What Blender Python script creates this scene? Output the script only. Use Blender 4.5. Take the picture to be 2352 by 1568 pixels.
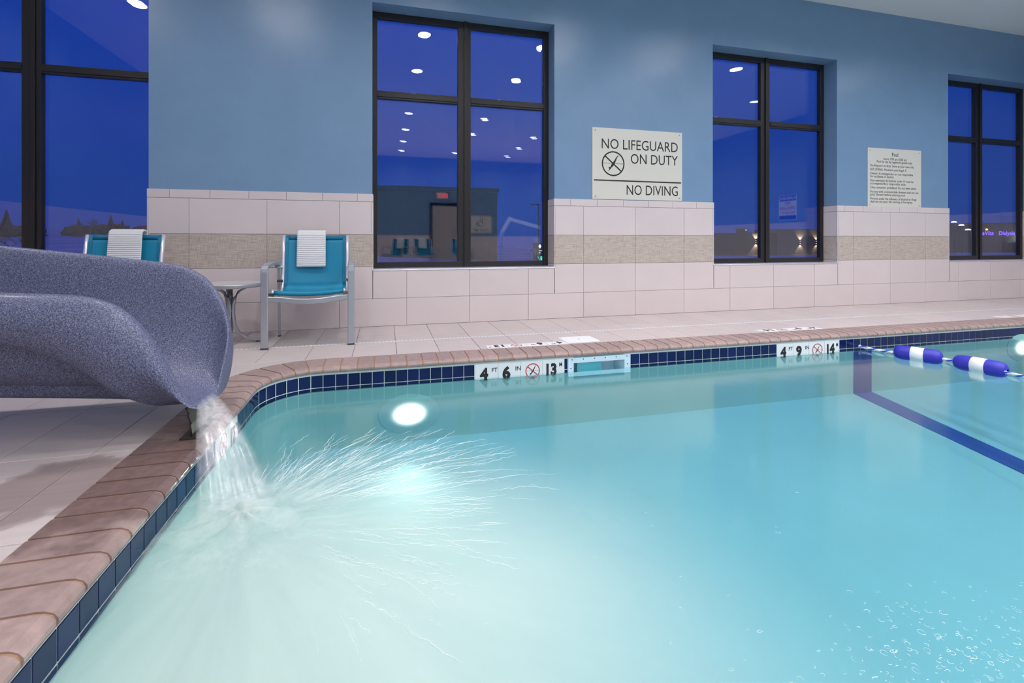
import bpy, bmesh, math, random
from mathutils import Vector, Matrix
random.seed(7)
for o in list(bpy.data.objects): bpy.data.objects.remove(o)
S = bpy.context.scene
C = S.collection
PI = math.pi
# ------------------------------------------------------------------ camera
cd = bpy.data.cameras.new('camera'); cam = bpy.data.objects.new('camera', cd); C.objects.link(cam)
cd.sensor_width = 36.0; cd.lens = 1093.56 / 2352 * 36.0
cd.shift_y = -(784 - 553.53) / 2352
cd.clip_start = 0.05; cd.clip_end = 500
cam.location = (0, 0, 0.8062); cam.rotation_euler = (PI / 2, 0, -0.2615)
S.camera = cam
# ------------------------------------------------------------------ world, exposure
w = bpy.data.worlds.new('dusk'); S.world = w; w.use_nodes = True
wn = w.node_tree.nodes; wl = w.node_tree.links
tc = wn.new('ShaderNodeTexCoord'); sx = wn.new('ShaderNodeSeparateXYZ'); rp = wn.new('ShaderNodeValToRGB')
wl.new(tc.outputs['Generated'], sx.inputs[0]); wl.new(sx.outputs['Z'], rp.inputs[0])
rp.color_ramp.elements[0].position = 0.0; rp.color_ramp.elements[0].color = (0.002, 0.030, 0.25, 1)
rp.color_ramp.elements[1].position = 0.6; rp.color_ramp.elements[1].color = (0.005, 0.043, 0.43, 1)
wl.new(rp.outputs[0], wn['Background'].inputs[0]); wn['Background'].inputs[1].default_value = 1.0
S.view_settings.view_transform = 'Standard'; S.view_settings.look = 'None'
S.view_settings.gamma = 1.0; S.view_settings.use_curve_mapping = False
S.view_settings.exposure = 0.0
CAN_POWER = 18.0          # each ceiling downlight
POOL_POWER = 11.0         # each underwater lamp
# ------------------------------------------------------------------ helpers
def node(nt, t, **kw):
    n = nt.nodes.new(t)
    for k, v in kw.items(): setattr(n, k, v)
    return n
def mat(name, col, rough=0.5, metal=0.0, var=0.0, vscale=8.0, bump=0.0, bscale=60.0, col2=None, rnd=0.0, stretch=(1, 1, 1), spec=0.5, emit=None, estr=0.0, coat=0.0, detail=4.0):
    m = bpy.data.materials.new(name); m.use_nodes = True; nt = m.node_tree
    b = nt.nodes['Principled BSDF']
    b.inputs['Base Color'].default_value = (*col, 1); b.inputs['Roughness'].default_value = rough
    b.inputs['Metallic'].default_value = metal; b.inputs['Specular IOR Level'].default_value = spec
    b.inputs['Coat Weight'].default_value = coat; b.inputs['Coat Roughness'].default_value = 0.08
    if emit: b.inputs['Emission Color'].default_value = (*emit, 1); b.inputs['Emission Strength'].default_value = estr
    if var or bump or rnd:
        g = node(nt, 'ShaderNodeNewGeometry'); mp = node(nt, 'ShaderNodeMapping'); mp.inputs['Scale'].default_value = stretch
        nt.links.new(g.outputs['Position'], mp.inputs[0])
    last = None
    if var:
        c2 = col2 or tuple(max(0, c * (1 - var)) for c in col)
        nz = node(nt, 'ShaderNodeTexNoise'); nz.inputs['Scale'].default_value = vscale; nz.inputs['Detail'].default_value = detail
        nt.links.new(mp.outputs[0], nz.inputs['Vector'])
        cr = node(nt, 'ShaderNodeValToRGB'); cr.color_ramp.elements[0].position = 0.36; cr.color_ramp.elements[1].position = 0.64
        cr.color_ramp.elements[0].color = (*c2, 1); cr.color_ramp.elements[1].color = (*col, 1)
        nt.links.new(nz.outputs['Fac'], cr.inputs[0]); nt.links.new(cr.outputs[0], b.inputs['Base Color']); last = cr.outputs[0]
    if rnd:
        oi = node(nt, 'ShaderNodeObjectInfo'); hv = node(nt, 'ShaderNodeHueSaturation')
        mr = node(nt, 'ShaderNodeMapRange'); mr.inputs['To Min'].default_value = 1 - rnd; mr.inputs['To Max'].default_value = 1 + rnd
        nt.links.new(oi.outputs['Random'], mr.inputs[0]); nt.links.new(mr.outputs[0], hv.inputs['Value'])
        if last: nt.links.new(last, hv.inputs['Color'])
        else: hv.inputs['Color'].default_value = (*col, 1)
        nt.links.new(hv.outputs[0], b.inputs['Base Color'])
    if bump:
        n2 = node(nt, 'ShaderNodeTexNoise'); n2.inputs['Scale'].default_value = bscale; n2.inputs['Detail'].default_value = 3
        nt.links.new(mp.outputs[0], n2.inputs['Vector'])
        bp = node(nt, 'ShaderNodeBump'); bp.inputs['Strength'].default_value = bump; bp.inputs['Distance'].default_value = 0.01
        nt.links.new(n2.outputs['Fac'], bp.inputs['Height']); nt.links.new(bp.outputs[0], b.inputs['Normal'])
    return m
def emat(name, col, s):
    return mat(name, (0.02, 0.02, 0.02), emit=col, estr=s)
class MB:
    def __init__(s): s.v = []; s.f = []
    def add(s, vs, fs):
        n = len(s.v); s.v += [tuple(v) for v in vs]; s.f += [tuple(i + n for i in f) for f in fs]; return s
    def box(s, x0, x1, y0, y1, z0, z1):
        return s.add([(x0,y0,z0),(x1,y0,z0),(x1,y1,z0),(x0,y1,z0),(x0,y0,z1),(x1,y0,z1),(x1,y1,z1),(x0,y1,z1)],
                     [(0,3,2,1),(4,5,6,7),(0,1,5,4),(1,2,6,5),(2,3,7,6),(3,0,4,7)])
    def sweep(s, pts, w, h=None, n=8, up=(0,0,1), cap=True, closed=False):
        """tube (round when h is None, else rectangle w x h, w across 'up') along pts"""
        pts = [Vector(p) for p in pts]; R = []; up = Vector(up)
        for i, p in enumerate(pts):
            if closed: d = pts[(i+1) % len(pts)] - pts[i-1]
            else: d = pts[min(i+1, len(pts)-1)] - pts[max(i-1, 0)]
            d.normalize(); u = up - d * up.dot(d)
            if u.length < 1e-4: u = Vector((1,0,0)) - d * d.x
            u.normalize(); r = d.cross(u)
            ww = w[i] if isinstance(w, (list, tuple)) else w
            if h is None: R.append([p + (r*math.cos(2*PI*k/n) + u*math.sin(2*PI*k/n))*ww for k in range(n)])
            else:
                c = min(ww, h)*0.18
                a, b = ww/2, h/2
                R.append([p + r*q[0] + u*q[1] for q in ((-a,-b+c),(-a+c,-b),(a-c,-b),(a,-b+c),(a,b-c),(a-c,b),(-a+c,b),(-a,b-c))])
        m = len(R[0]); vs = [q for r in R for q in r]; fs = []
        L = len(R)
        for i in range(L if closed else L-1):
            for k in range(m):
                j = (i+1) % L
                fs.append((i*m+k, i*m+(k+1)%m, j*m+(k+1)%m, j*m+k))
        if cap and not closed: fs += [tuple(reversed(range(m))), tuple((L-1)*m+k for k in range(m))]
        return s.add(vs, fs)
    def lathe(s, prof, n=24, axis='z', at=(0,0,0)):
        vs = []; fs = []; m = len(prof)
        for k in range(n):
            a = 2*PI*k/n
            for r, z in prof:
                q = (r*math.cos(a), r*math.sin(a), z)
                if axis == 'x': q = (q[2], q[0], q[1])
                if axis == 'y': q = (q[0], q[2], q[1])
                vs.append((q[0]+at[0], q[1]+at[1], q[2]+at[2]))
        for k in range(n):
            for i in range(m-1):
                a, b = k*m+i, ((k+1)%n)*m+i
                fs.append((a, b, b+1, a+1))
        return s.add(vs, fs)
    def prism(s, poly, z0, z1):
        n = len(poly)
        return s.add([(x,y,z0) for x,y in poly]+[(x,y,z1) for x,y in poly],
              [tuple(reversed(range(n))), tuple(range(n,2*n))]+[(i,(i+1)%n,n+(i+1)%n,n+i) for i in range(n)])
    def mesh(s, name, smooth=False):
        me = bpy.data.meshes.new(name); me.from_pydata(s.v, [], s.f)
        bm = bmesh.new(); bm.from_mesh(me); bmesh.ops.recalc_face_normals(bm, faces=bm.faces[:]); bm.to_mesh(me); bm.free()
        if smooth:
            for p in me.polygons: p.use_smooth = True
        return me
    def build(s, name, m, parent=None, smooth=False, loc=None, rot=None):
        return link(name, s.mesh(name, smooth), m, parent, loc, rot)
def link(name, me, m, parent=None, loc=None, rot=None):
    if not me.materials and m: me.materials.append(m)
    o = bpy.data.objects.new(name, me); C.objects.link(o)
    if parent: o.parent = parent
    if loc is not None: o.location = loc
    if rot is not None: o.rotation_euler = rot
    return o
def tag(o, label=None, cat=None, group=None, kind=None):
    if label: o['label'] = label
    if cat: o['category'] = cat
    if group: o['group'] = group
    if kind: o['kind'] = kind
    return o
def empty(name, loc=(0,0,0), rz=0.0):
    o = bpy.data.objects.new(name, None); C.objects.link(o); o.location = loc; o.rotation_euler = (0,0,rz); o.empty_display_size = 0.1
    return o
def copy_tree(o, parent=None):
    c = o.copy(); C.objects.link(c)
    if parent: c.parent = parent
    for ch in list(o.children): copy_tree(ch, c)
    return c
def sub(o, lv=2):
    md = o.modifiers.new('sub', 'SUBSURF'); md.levels = lv; md.render_levels = lv
    for p in o.data.polygons: p.use_smooth = True
    return o
def bevel(o, wd=0.003, seg=2):
    md = o.modifiers.new('bev', 'BEVEL'); md.width = wd; md.segments = seg; md.limit_method = 'ANGLE'
    return o
def text_mesh(txt, size, ext=0.0008, off=0.0, align='LEFT', sxx=1.0, shear=0.0, space=1.0):
    cu = bpy.data.curves.new('t', 'FONT'); cu.body = txt; cu.size = size; cu.extrude = ext; cu.offset = off; cu.align_x = align; cu.resolution_u = 3
    cu.shear = shear; cu.space_character = space
    o = bpy.data.objects.new('t', cu); C.objects.link(o); bpy.context.view_layer.update()
    dg = bpy.context.evaluated_depsgraph_get(); me = bpy.data.meshes.new_from_object(o.evaluated_get(dg))
    bpy.data.objects.remove(o); bpy.data.curves.remove(cu)
    for v in me.vertices: v.co.x *= sxx
    return me
# chamfered slab whose visible face is +local z; shared meshes
_slab = {}
def slab_mesh(w, h, t, ch=0.0015):
    k = (round(w,4), round(h,4), round(t,4), ch)
    if k not in _slab:
        a, b = w/2, h/2; m = MB()
        m.add([(-a,-b,-t),(a,-b,-t),(a,b,-t),(-a,b,-t),(-a,-b,-ch),(a,-b,-ch),(a,b,-ch),(-a,b,-ch),
               (-a+ch,-b+ch,0),(a-ch,-b+ch,0),(a-ch,b-ch,0),(-a+ch,b-ch,0)],
              [(0,3,2,1),(0,1,5,4),(1,2,6,5),(2,3,7,6),(3,0,4,7),(4,5,9,8),(5,6,10,9),(6,7,11,10),(7,4,8,11),(8,9,10,11)])
        _slab[k] = m.mesh('slab')
    return _slab[k]
def mslab(m, w, h, t, ch=0.0015):
    k = (round(w,4), round(h,4), round(t,4), ch, m.name)
    if k not in _slab:
        me = slab_mesh(w, h, t, ch).copy(); me.materials.clear(); me.materials.append(m); _slab[k] = me
    return _slab[k]
WALLROT = (PI/2, 0, 0)          # local z -> -y (faces the pool)
def wall_slab(name, m, parent, x0, x1, z0, z1, y, t=0.008, ch=0.0015):
    return link(name, mslab(m, x1-x0, z1-z0, t, ch), m, parent, ((x0+x1)/2, y, (z0+z1)/2), WALLROT)
def floor_slab(name, m, parent, x0, x1, y0, y1, z=0.0, t=0.012, ch=0.0015):
    return link(name, mslab(m, x1-x0, y1-y0, t, ch), m, parent, ((x0+x1)/2, (y0+y1)/2, z))
# ------------------------------------------------------------------ materials
M = {}
M['paint'] = mat('blue wall paint', (0.182, 0.305, 0.465), 0.27, bump=0.10, bscale=240, var=0.05, vscale=3)
M['ceil'] = mat('ceiling white', (0.80, 0.79, 0.78), 0.8)
M['walltile'] = mat('beige wall tile', (0.66, 0.59, 0.585), 0.32, rnd=0.025, var=0.03, vscale=3)
M['grout'] = mat('wall grout', (0.43, 0.385, 0.38), 0.9)
M['deckgrout'] = mat('deck grout', (0.20, 0.17, 0.165), 0.9)
M['deck'] = mat('deck tile', (0.56, 0.495, 0.475), 0.38, rnd=0.035, var=0.08, vscale=5, stretch=(1, 7, 1), detail=6)
M['brick'] = mat('coping brick', (0.365, 0.265, 0.24), 0.5, rnd=0.09, var=0.20, vscale=30, bump=0.12, bscale=120, detail=8)
def wet(m, cx, cy, rx, ry):
    nt = m.node_tree; b = nt.nodes['Principled BSDF']; g = node(nt, 'ShaderNodeNewGeometry'); mp = node(nt, 'ShaderNodeMapping'); mp.vector_type = 'TEXTURE'
    mp.inputs['Location'].default_value = (cx, cy, 0); mp.inputs['Scale'].default_value = (rx, ry, 1); nt.links.new(g.outputs['Position'], mp.inputs[0])
    nz = node(nt, 'ShaderNodeTexNoise'); nz.inputs['Scale'].default_value = 9; nt.links.new(g.outputs['Position'], nz.inputs['Vector'])
    ln = node(nt, 'ShaderNodeVectorMath', operation='LENGTH'); nt.links.new(mp.outputs[0], ln.inputs[0]); ad = node(nt, 'ShaderNodeMath', operation='ADD'); nt.links.new(ln.outputs['Value'], ad.inputs[0]); nt.links.new(nz.outputs['Fac'], ad.inputs[1])
    mr = node(nt, 'ShaderNodeMapRange', interpolation_type='SMOOTHSTEP'); mr.inputs['From Min'].default_value = 1.2; mr.inputs['From Max'].default_value = 1.6; mr.inputs['To Min'].default_value = 1; mr.inputs['To Max'].default_value = 0; nt.links.new(ad.outputs[0], mr.inputs[0])
    src = b.inputs['Base Color'].links[0].from_socket; mx = node(nt, 'ShaderNodeMix', data_type='RGBA', blend_type='MULTIPLY'); mx.inputs[7].default_value = (0.55, 0.5, 0.5, 1)
    nt.links.new(mr.outputs[0], mx.inputs[0]); nt.links.new(src, mx.inputs[6]); nt.links.new(mx.outputs[2], b.inputs['Base Color'])
    rr = node(nt, 'ShaderNodeMapRange'); rr.inputs['To Min'].default_value = b.inputs['Roughness'].default_value; rr.inputs['To Max'].default_value = 0.10; nt.links.new(mr.outputs[0], rr.inputs[0]); nt.links.new(rr.outputs[0], b.inputs['Roughness'])
wet(M['brick'], -0.80, 1.90, 0.28, 0.42); wet(M['deck'], -1.02, 1.90, 0.26, 0.24)
M['mortar'] = mat('coping mortar', (0.34, 0.205, 0.135), 0.9)
M['navy'] = mat('navy glazed tile', (0.005, 0.009, 0.070), 0.10, rnd=0.25, coat=0.0, spec=0.4)
M['white'] = mat('white glazed tile', (0.78, 0.80, 0.80), 0.2)
M['plaster'] = mat('pool plaster', (0.160, 0.360, 0.405), 0.7, var=0.05, vscale=2)
M['poolwall_lit'] = mat('pool wall plaster with light painted in', (0.26, 0.47, 0.465), 0.7, var=0.05, vscale=2)  # plaster lightened against the floor: missing underwater light is put into the colour
M['poolgrout'] = mat('pool grout', (0.66, 0.74, 0.70), 0.8)
M['frame'] = mat('dark bronze aluminium', (0.014, 0.012, 0.013), 0.38, metal=0.0)
M['silver'] = mat('silver powder coat', (0.42, 0.44, 0.48), 0.35, metal=0.55)
M['alu'] = mat('satin aluminium', (0.74, 0.75, 0.80), 0.3, metal=0.5)
M['plastic'] = mat('dark plastic', (0.05, 0.05, 0.06), 0.5)
M['steel'] = mat('brushed steel', (0.22, 0.20, 0.19), 0.3, metal=0.9)
M['black'] = mat('black ink', (0.012, 0.010, 0.010), 0.5)
M['red'] = mat('red ink', (0.55, 0.03, 0.03), 0.5)
M['signboard'] = mat('cream sign board', (0.66, 0.645, 0.58), 0.35)
M['towel'] = mat('white terry towel', (0.86, 0.86, 0.87), 0.95, bump=0.6, bscale=500)
M['whiteplastic'] = mat('white plastic', (0.78, 0.82, 0.84), 0.35)
M['skimmer'] = mat('skimmer plastic', (0.60, 0.76, 0.84), 0.35)
M['flap'] = mat('skimmer flap', (0.12, 0.55, 0.60), 0.35)
M['floatblue'] = mat('float blue', (0.03, 0.03, 0.42), 0.45)
M['floatwhite'] = mat('float white', (0.80, 0.80, 0.82), 0.45)
M['ropeblue'] = mat('rope blue', (0.02, 0.08, 0.55), 0.7)
M['ropewhite'] = mat('rope white', (0.75, 0.75, 0.75), 0.7)
M['stripe'] = mat('navy floor tile', (0.0, 0.040, 0.22), 0.5)
M['snow'] = mat('snow', (0.55, 0.55, 0.62), 0.9, var=0.35, vscale=0.25)
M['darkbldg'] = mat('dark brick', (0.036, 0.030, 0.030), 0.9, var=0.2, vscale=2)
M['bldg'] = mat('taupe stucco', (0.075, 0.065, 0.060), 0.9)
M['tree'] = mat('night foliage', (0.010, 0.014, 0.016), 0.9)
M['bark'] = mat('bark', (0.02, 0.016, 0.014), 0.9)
M['asphalt'] = mat('asphalt', (0.03, 0.03, 0.035), 0.9)
M['tealwall'] = M['paint']
M['door'] = mat('door leaf beige', (0.45, 0.40, 0.37), 0.5)
M['tabletop'] = mat('side table panel', (0.55, 0.52, 0.50), 0.45, var=0.1, vscale=60)
# woven tile: two stretched noises
def woven():
    m = bpy.data.materials.new('woven linen tile'); m.use_nodes = True; nt = m.node_tree; b = nt.nodes['Principled BSDF']; b.inputs['Roughness'].default_value = 0.55
    g = node(nt, 'ShaderNodeNewGeometry'); out = []
    for sc in ((14, 14, 330), (330, 330, 14)):
        mp = node(nt, 'ShaderNodeMapping'); mp.inputs['Scale'].default_value = sc; nt.links.new(g.outputs['Position'], mp.inputs[0])
        nz = node(nt, 'ShaderNodeTexNoise'); nz.inputs['Scale'].default_value = 1.0; nz.inputs['Detail'].default_value = 2; nt.links.new(mp.outputs[0], nz.inputs['Vector']); out.append(nz)
    ad = node(nt, 'ShaderNodeMath', operation='ADD'); nt.links.new(out[0].outputs['Fac'], ad.inputs[0]); nt.links.new(out[1].outputs['Fac'], ad.inputs[1])
    mr = node(nt, 'ShaderNodeMapRange'); mr.inputs['From Min'].default_value = 0.75; mr.inputs['From Max'].default_value = 1.25; nt.links.new(ad.outputs[0], mr.inputs[0])
    cr = node(nt, 'ShaderNodeValToRGB'); cr.color_ramp.elements[0].color = (0.36, 0.30, 0.245, 1); cr.color_ramp.elements[1].color = (0.62, 0.55, 0.49, 1)
    nt.links.new(mr.outputs[0], cr.inputs[0]); nt.links.new(cr.outputs[0], b.inputs['Base Color'])
    bp = node(nt, 'ShaderNodeBump'); bp.inputs['Strength'].default_value = 0.25; bp.inputs['Distance'].default_value = 0.003
    nt.links.new(mr.outputs[0], bp.inputs['Height']); nt.links.new(bp.outputs[0], b.inputs['Normal']); return m
M['woven'] = woven()
def speckle():
    m = bpy.data.materials.new('granite speckled fibreglass'); m.use_nodes = True; nt = m.node_tree; b = nt.nodes['Principled BSDF']
    g = node(nt, 'ShaderNodeNewGeometry'); nz = node(nt, 'ShaderNodeTexNoise'); nz.inputs['Scale'].default_value = 260; nz.inputs['Detail'].default_value = 6; nz.inputs['Roughness'].default_value = 0.75
    nt.links.new(g.outputs['Position'], nz.inputs['Vector'])
    cr = node(nt, 'ShaderNodeValToRGB'); e = cr.color_ramp.elements
    e[0].position = 0.38; e[0].color = (0.010, 0.015, 0.030, 1); e[1].position = 0.68; e[1].color = (0.36, 0.38, 0.52, 1)
    x = e.new(0.50); x.color = (0.090, 0.102, 0.190, 1)
    nt.links.new(nz.outputs['Fac'], cr.inputs[0]); nt.links.new(cr.outputs[0], b.inputs['Base Color'])
    b.inputs['Roughness'].default_value = 0.5; b.inputs['Coat Weight'].default_value = 0.06; b.inputs['Coat Roughness'].default_value = 0.15
    bp = node(nt, 'ShaderNodeBump'); bp.inputs['Strength'].default_value = 0.12; bp.inputs['Distance'].default_value = 0.002
    nt.links.new(nz.outputs['Fac'], bp.inputs['Height']); nt.links.new(bp.outputs[0], b.inputs['Normal']); return m
M['slide'] = speckle()
def glass(name, ior, tint, rough, gl=(1, 1, 1), bump=0.0, bscale=3.0, boost=1.0):
    m = bpy.data.materials.new(name); m.use_nodes = True; nt = m.node_tree; nt.nodes.remove(nt.nodes['Principled BSDF'])
    # Schlick reflectance, the same from both sides of a face
    lw = node(nt, 'ShaderNodeNewGeometry'); dt = node(nt, 'ShaderNodeVectorMath', operation='DOT_PRODUCT')
    nt.links.new(lw.outputs['Normal'], dt.inputs[0]); nt.links.new(lw.outputs['Incoming'], dt.inputs[1])
    ab = node(nt, 'ShaderNodeMath', operation='ABSOLUTE'); nt.links.new(dt.outputs['Value'], ab.inputs[0])
    om = node(nt, 'ShaderNodeMath', operation='SUBTRACT'); om.inputs[0].default_value = 1.0; nt.links.new(ab.outputs[0], om.inputs[1])
    pw = node(nt, 'ShaderNodeMath', operation='POWER'); pw.inputs[1].default_value = 5.0; nt.links.new(om.outputs[0], pw.inputs[0])
    f0 = ((ior-1)/(ior+1))**2; fr = node(nt, 'ShaderNodeMath', operation='MULTIPLY_ADD'); fr.inputs[1].default_value = 1-f0; fr.inputs[2].default_value = f0; nt.links.new(pw.outputs[0], fr.inputs[0])
    tr = node(nt, 'ShaderNodeBsdfTransparent'); tr.inputs[0].default_value = (*tint, 1)
    gs = node(nt, 'ShaderNodeBsdfGlossy'); gs.inputs['Color'].default_value = (*gl, 1); gs.inputs['Roughness'].default_value = rough
    mx = node(nt, 'ShaderNodeMixShader'); fac = fr.outputs[0]
    if boost != 1.0:
        ml = node(nt, 'ShaderNodeMath', operation='MULTIPLY'); ml.use_clamp = True; ml.inputs[1].default_value = boost; nt.links.new(fac, ml.inputs[0]); fac = ml.outputs[0]
    nt.links.new(fac, mx.inputs[0]); nt.links.new(tr.outputs[0], mx.inputs[1]); nt.links.new(gs.outputs[0], mx.inputs[2])
    nt.links.new(mx.outputs[0], nt.nodes['Material Output'].inputs[0])
    if bump:
        g = node(nt, 'ShaderNodeNewGeometry'); nz = node(nt, 'ShaderNodeTexNoise'); nz.inputs['Scale'].default_value = bscale; nz.inputs['Detail'].default_value = 2
        nt.links.new(g.outputs['Position'], nz.inputs['Vector']); bp = node(nt, 'ShaderNodeBump'); bp.inputs['Strength'].default_value = bump; bp.inputs['Distance'].default_value = 0.02
        nt.links.new(nz.outputs['Fac'], bp.inputs['Height'])
        nt.links.new(bp.outputs[0], gs.inputs['Normal'])
    return m
M['glass'] = glass('window glass', 1.5, (0.96, 0.98, 1.0), 0.0)
M['water'] = glass('pool water', 1.33, (0.80, 0.965, 0.985), 0.11, bump=0.10, bscale=2.2)
def sling():
    m = bpy.data.materials.new('teal mesh sling'); m.use_nodes = True; nt = m.node_tree; b = nt.nodes['Principled BSDF']
    b.inputs['Base Color'].default_value = (0.001, 0.235, 0.40, 1); b.inputs['Roughness'].default_value = 0.55
    tr = node(nt, 'ShaderNodeBsdfTransparent'); mx = node(nt, 'ShaderNodeMixShader'); mx.inputs[0].default_value = 0.08
    nt.links.new(b.outputs[0], mx.inputs[1]); nt.links.new(tr.outputs[0], mx.inputs[2]); nt.links.new(mx.outputs[0], nt.nodes['Material Output'].inputs[0])
    return m
M['sling'] = sling()
M['hem'] = mat('teal sling hem', (0.002, 0.155, 0.28), 0.6)
def foam(name, scale, lo, hi, base, cx, cy, r0, r1, col=(0.84, 0.92, 0.86), fc=None, amt=1.0, polar=True):
    """translucent aerated water: coverage thins out with distance from where the stream lands"""
    m = bpy.data.materials.new(name); m.use_nodes = True; nt = m.node_tree; nt.nodes.remove(nt.nodes['Principled BSDF'])
    g = node(nt, 'ShaderNodeNewGeometry')
    mp = node(nt, 'ShaderNodeVectorMath', operation='SUBTRACT'); mp.inputs[1].default_value = (cx, cy, -0.145); nt.links.new(g.outputs['Position'], mp.inputs[0])
    sp = node(nt, 'ShaderNodeSeparateXYZ'); nt.links.new(mp.outputs[0], sp.inputs[0])
    ln = node(nt, 'ShaderNodeVectorMath', operation='LENGTH'); nt.links.new(mp.outputs[0], ln.inputs[0])
    ln2 = node(nt, 'ShaderNodeVectorMath', operation='DISTANCE'); nt.links.new(g.outputs['Position'], ln2.inputs[0]); ln2.inputs[1].default_value = (*(fc or (cx, cy)), -0.145)
    at = node(nt, 'ShaderNodeMath', operation='ARCTAN2'); nt.links.new(sp.outputs[1], at.inputs[0]); nt.links.new(sp.outputs[0], at.inputs[1])
    cb = node(nt, 'ShaderNodeCombineXYZ'); nt.links.new(at.outputs[0], cb.inputs[0]); nt.links.new(ln.outputs['Value'], cb.inputs[1])
    sc = node(nt, 'ShaderNodeVectorMath', operation='MULTIPLY'); sc.inputs[1].default_value = scale; nt.links.new(cb.outputs[0] if polar else g.outputs['Position'], sc.inputs[0])
    nz = node(nt, 'ShaderNodeTexNoise'); nz.inputs['Scale'].default_value = 1; nz.inputs['Detail'].default_value = 6; nt.links.new(sc.outputs[0], nz.inputs['Vector'])
    a = node(nt, 'ShaderNodeMapRange', interpolation_type='SMOOTHSTEP'); a.inputs['From Min'].default_value = lo; a.inputs['From Max'].default_value = hi; nt.links.new(nz.outputs['Fac'], a.inputs[0])
    a2 = node(nt, 'ShaderNodeMath', operation='MULTIPLY_ADD'); a2.inputs[1].default_value = 1 - base; a2.inputs[2].default_value = base; nt.links.new(a.outputs[0], a2.inputs[0])
    d = node(nt, 'ShaderNodeMapRange', interpolation_type='SMOOTHERSTEP'); d.inputs['From Min'].default_value = r0; d.inputs['From Max'].default_value = r1
    d.inputs['To Min'].default_value = amt; d.inputs['To Max'].default_value = 0; nt.links.new(ln2.outputs['Value'], d.inputs[0])
    mu = node(nt, 'ShaderNodeMath', operation='MULTIPLY'); nt.links.new(a2.outputs[0], mu.inputs[0]); nt.links.new(d.outputs[0], mu.inputs[1])
    df = node(nt, 'ShaderNodeBsdfDiffuse'); df.inputs[0].default_value = (*col, 1); tl = node(nt, 'ShaderNodeBsdfTranslucent'); tl.inputs[0].default_value = (*col, 1)
    m1 = node(nt, 'ShaderNodeMixShader'); m1.inputs[0].default_value = 0.45; nt.links.new(df.outputs[0], m1.inputs[1]); nt.links.new(tl.outputs[0], m1.inputs[2])
    tr = node(nt, 'ShaderNodeBsdfTransparent'); m2 = node(nt, 'ShaderNodeMixShader')
    nt.links.new(mu.outputs[0], m2.inputs[0]); nt.links.new(tr.outputs[0], m2.inputs[1]); nt.links.new(m1.outputs[0], m2.inputs[2])
    nt.links.new(m2.outputs[0], nt.nodes['Material Output'].inputs[0]); return m
# ------------------------------------------------------------------ room shell
WY = 4.673                     # tiled face of the window wall
PY = 4.685                     # painted face
XL, XR, YB, ZC = -4.1, 9.35, -7.2, 3.74
Z0, Z1 = 0.535, 3.065          # window openings
WIN = [(-3.75, -1.928), (-0.112, 1.712), (3.64, 5.447), (7.345, 9.155)]
CAP, CAPB, R1, R2, R3 = 1.250, 1.176, 0.2625, 0.567, 0.8685
wb = MB()
xs = XL
for a, b in WIN:
    wb.box(xs, a, PY, 4.95, 0, ZC); wb.box(a, b, PY, 4.95, 0, Z0); wb.box(a, b, PY, 4.95, Z1, ZC); xs = b
wb.box(xs, XR, PY, 4.95, 0, ZC)
wall = tag(wb.build('wall_back', M['paint']), 'blue painted window wall above beige tile wainscot', 'wall', kind='structure')
gb = MB()
gx = XL
for a, b in WIN:
    gb.box(gx, a, WY+0.005, PY+0.001, 0, CAP-0.004); gb.box(a, b, WY+0.005, PY+0.001, 0, Z0-0.002); gx = b
gb.box(gx, XR, WY+0.005, PY+0.001, 0, CAP-0.004)
gb.build('grout_bed', M['grout'], wall)
J = 0.0035; TW = 0.61; TX0 = -1.6256
def tile_run(name, m, x0, x1, z0, z1, first, pitch, y=WY):
    k = math.floor((x0-first)/pitch); x = first + k*pitch
    while x < x1:
        a, b = max(x, x0), min(x+pitch, x1)
        if b-a > 0.012: wall_slab(name, m, wall, a+J/2 if a > x0 else a, b-J/2 if b < x1 else b, z0+J/2, z1-J/2, y, 0.009)
        x += pitch
tile_run('tile', M['walltile'], XL, XR, 0, R1, TX0, TW)
piers = [(XL, WIN[0][0])] + [(WIN[i][1], WIN[i+1][0]) for i in range(3)] + [(WIN[3][1], XR)]
xs = XL
for a, b in WIN: tile_run('tile', M['walltile'], a, b, R1, Z0-0.002, TX0, TW)
for a, b in piers:
    e0, e1 = a-0.008, b+0.008
    if a == XL: e0 = a
    if b == XR: e1 = b
    tile_run('tile', M['walltile'], e0, e1, R1, R2, TX0, TW)
    tile_run('woven_tile', M['woven'], e0, e1, R2, R3, TX0, TW)
    tile_run('tile', M['walltile'], e0, e1, R3, CAPB, TX0, TW)
    tile_run('cap_tile', M['walltile'], e0, e1, CAPB, CAP, TX0+0.16, TW/2, WY-0.001)
    tb = MB().box(e0, e1, WY+0.001, PY+0.001, CAP-0.004, CAP-0.0005); tb.build('cap_edge', M['walltile'], wall)
    for xe, sg in ((a, -1), (b, 1)):           # jamb returns of the wainscot
        if xe in (XL, XR): continue
        for nm, m_, za, zb in (('tile', M['walltile'], Z0+0.006, R2), ('woven_tile', M['woven'], R2, R3), ('tile', M['walltile'], R3, CAPB), ('cap_tile', M['walltile'], CAPB, CAP)):
            link(nm, mslab(m_, 0.190, zb-za-J, 0.008), m_, wall, (xe+sg*0.008, 4.779, (za+zb)/2), (PI/2, 0, PI/2 if sg > 0 else -PI/2))
floor_ = MB()
PX0, PX1, PY0, PY1 = -0.70, 8.6, -1.5, 3.25       # pool walls
floor_.box(XL, PX0-0.12, YB, WY, -0.25, -0.004); floor_.box(PX1+0.12, XR, YB, WY, -0.25, -0.004)
floor_.box(PX0-0.12, PX1+0.12, 3.41, WY, -0.25, -0.004); floor_.box(PX0-0.12, PX1+0.12, YB, PY0-0.12, -0.25, -0.004)
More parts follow.
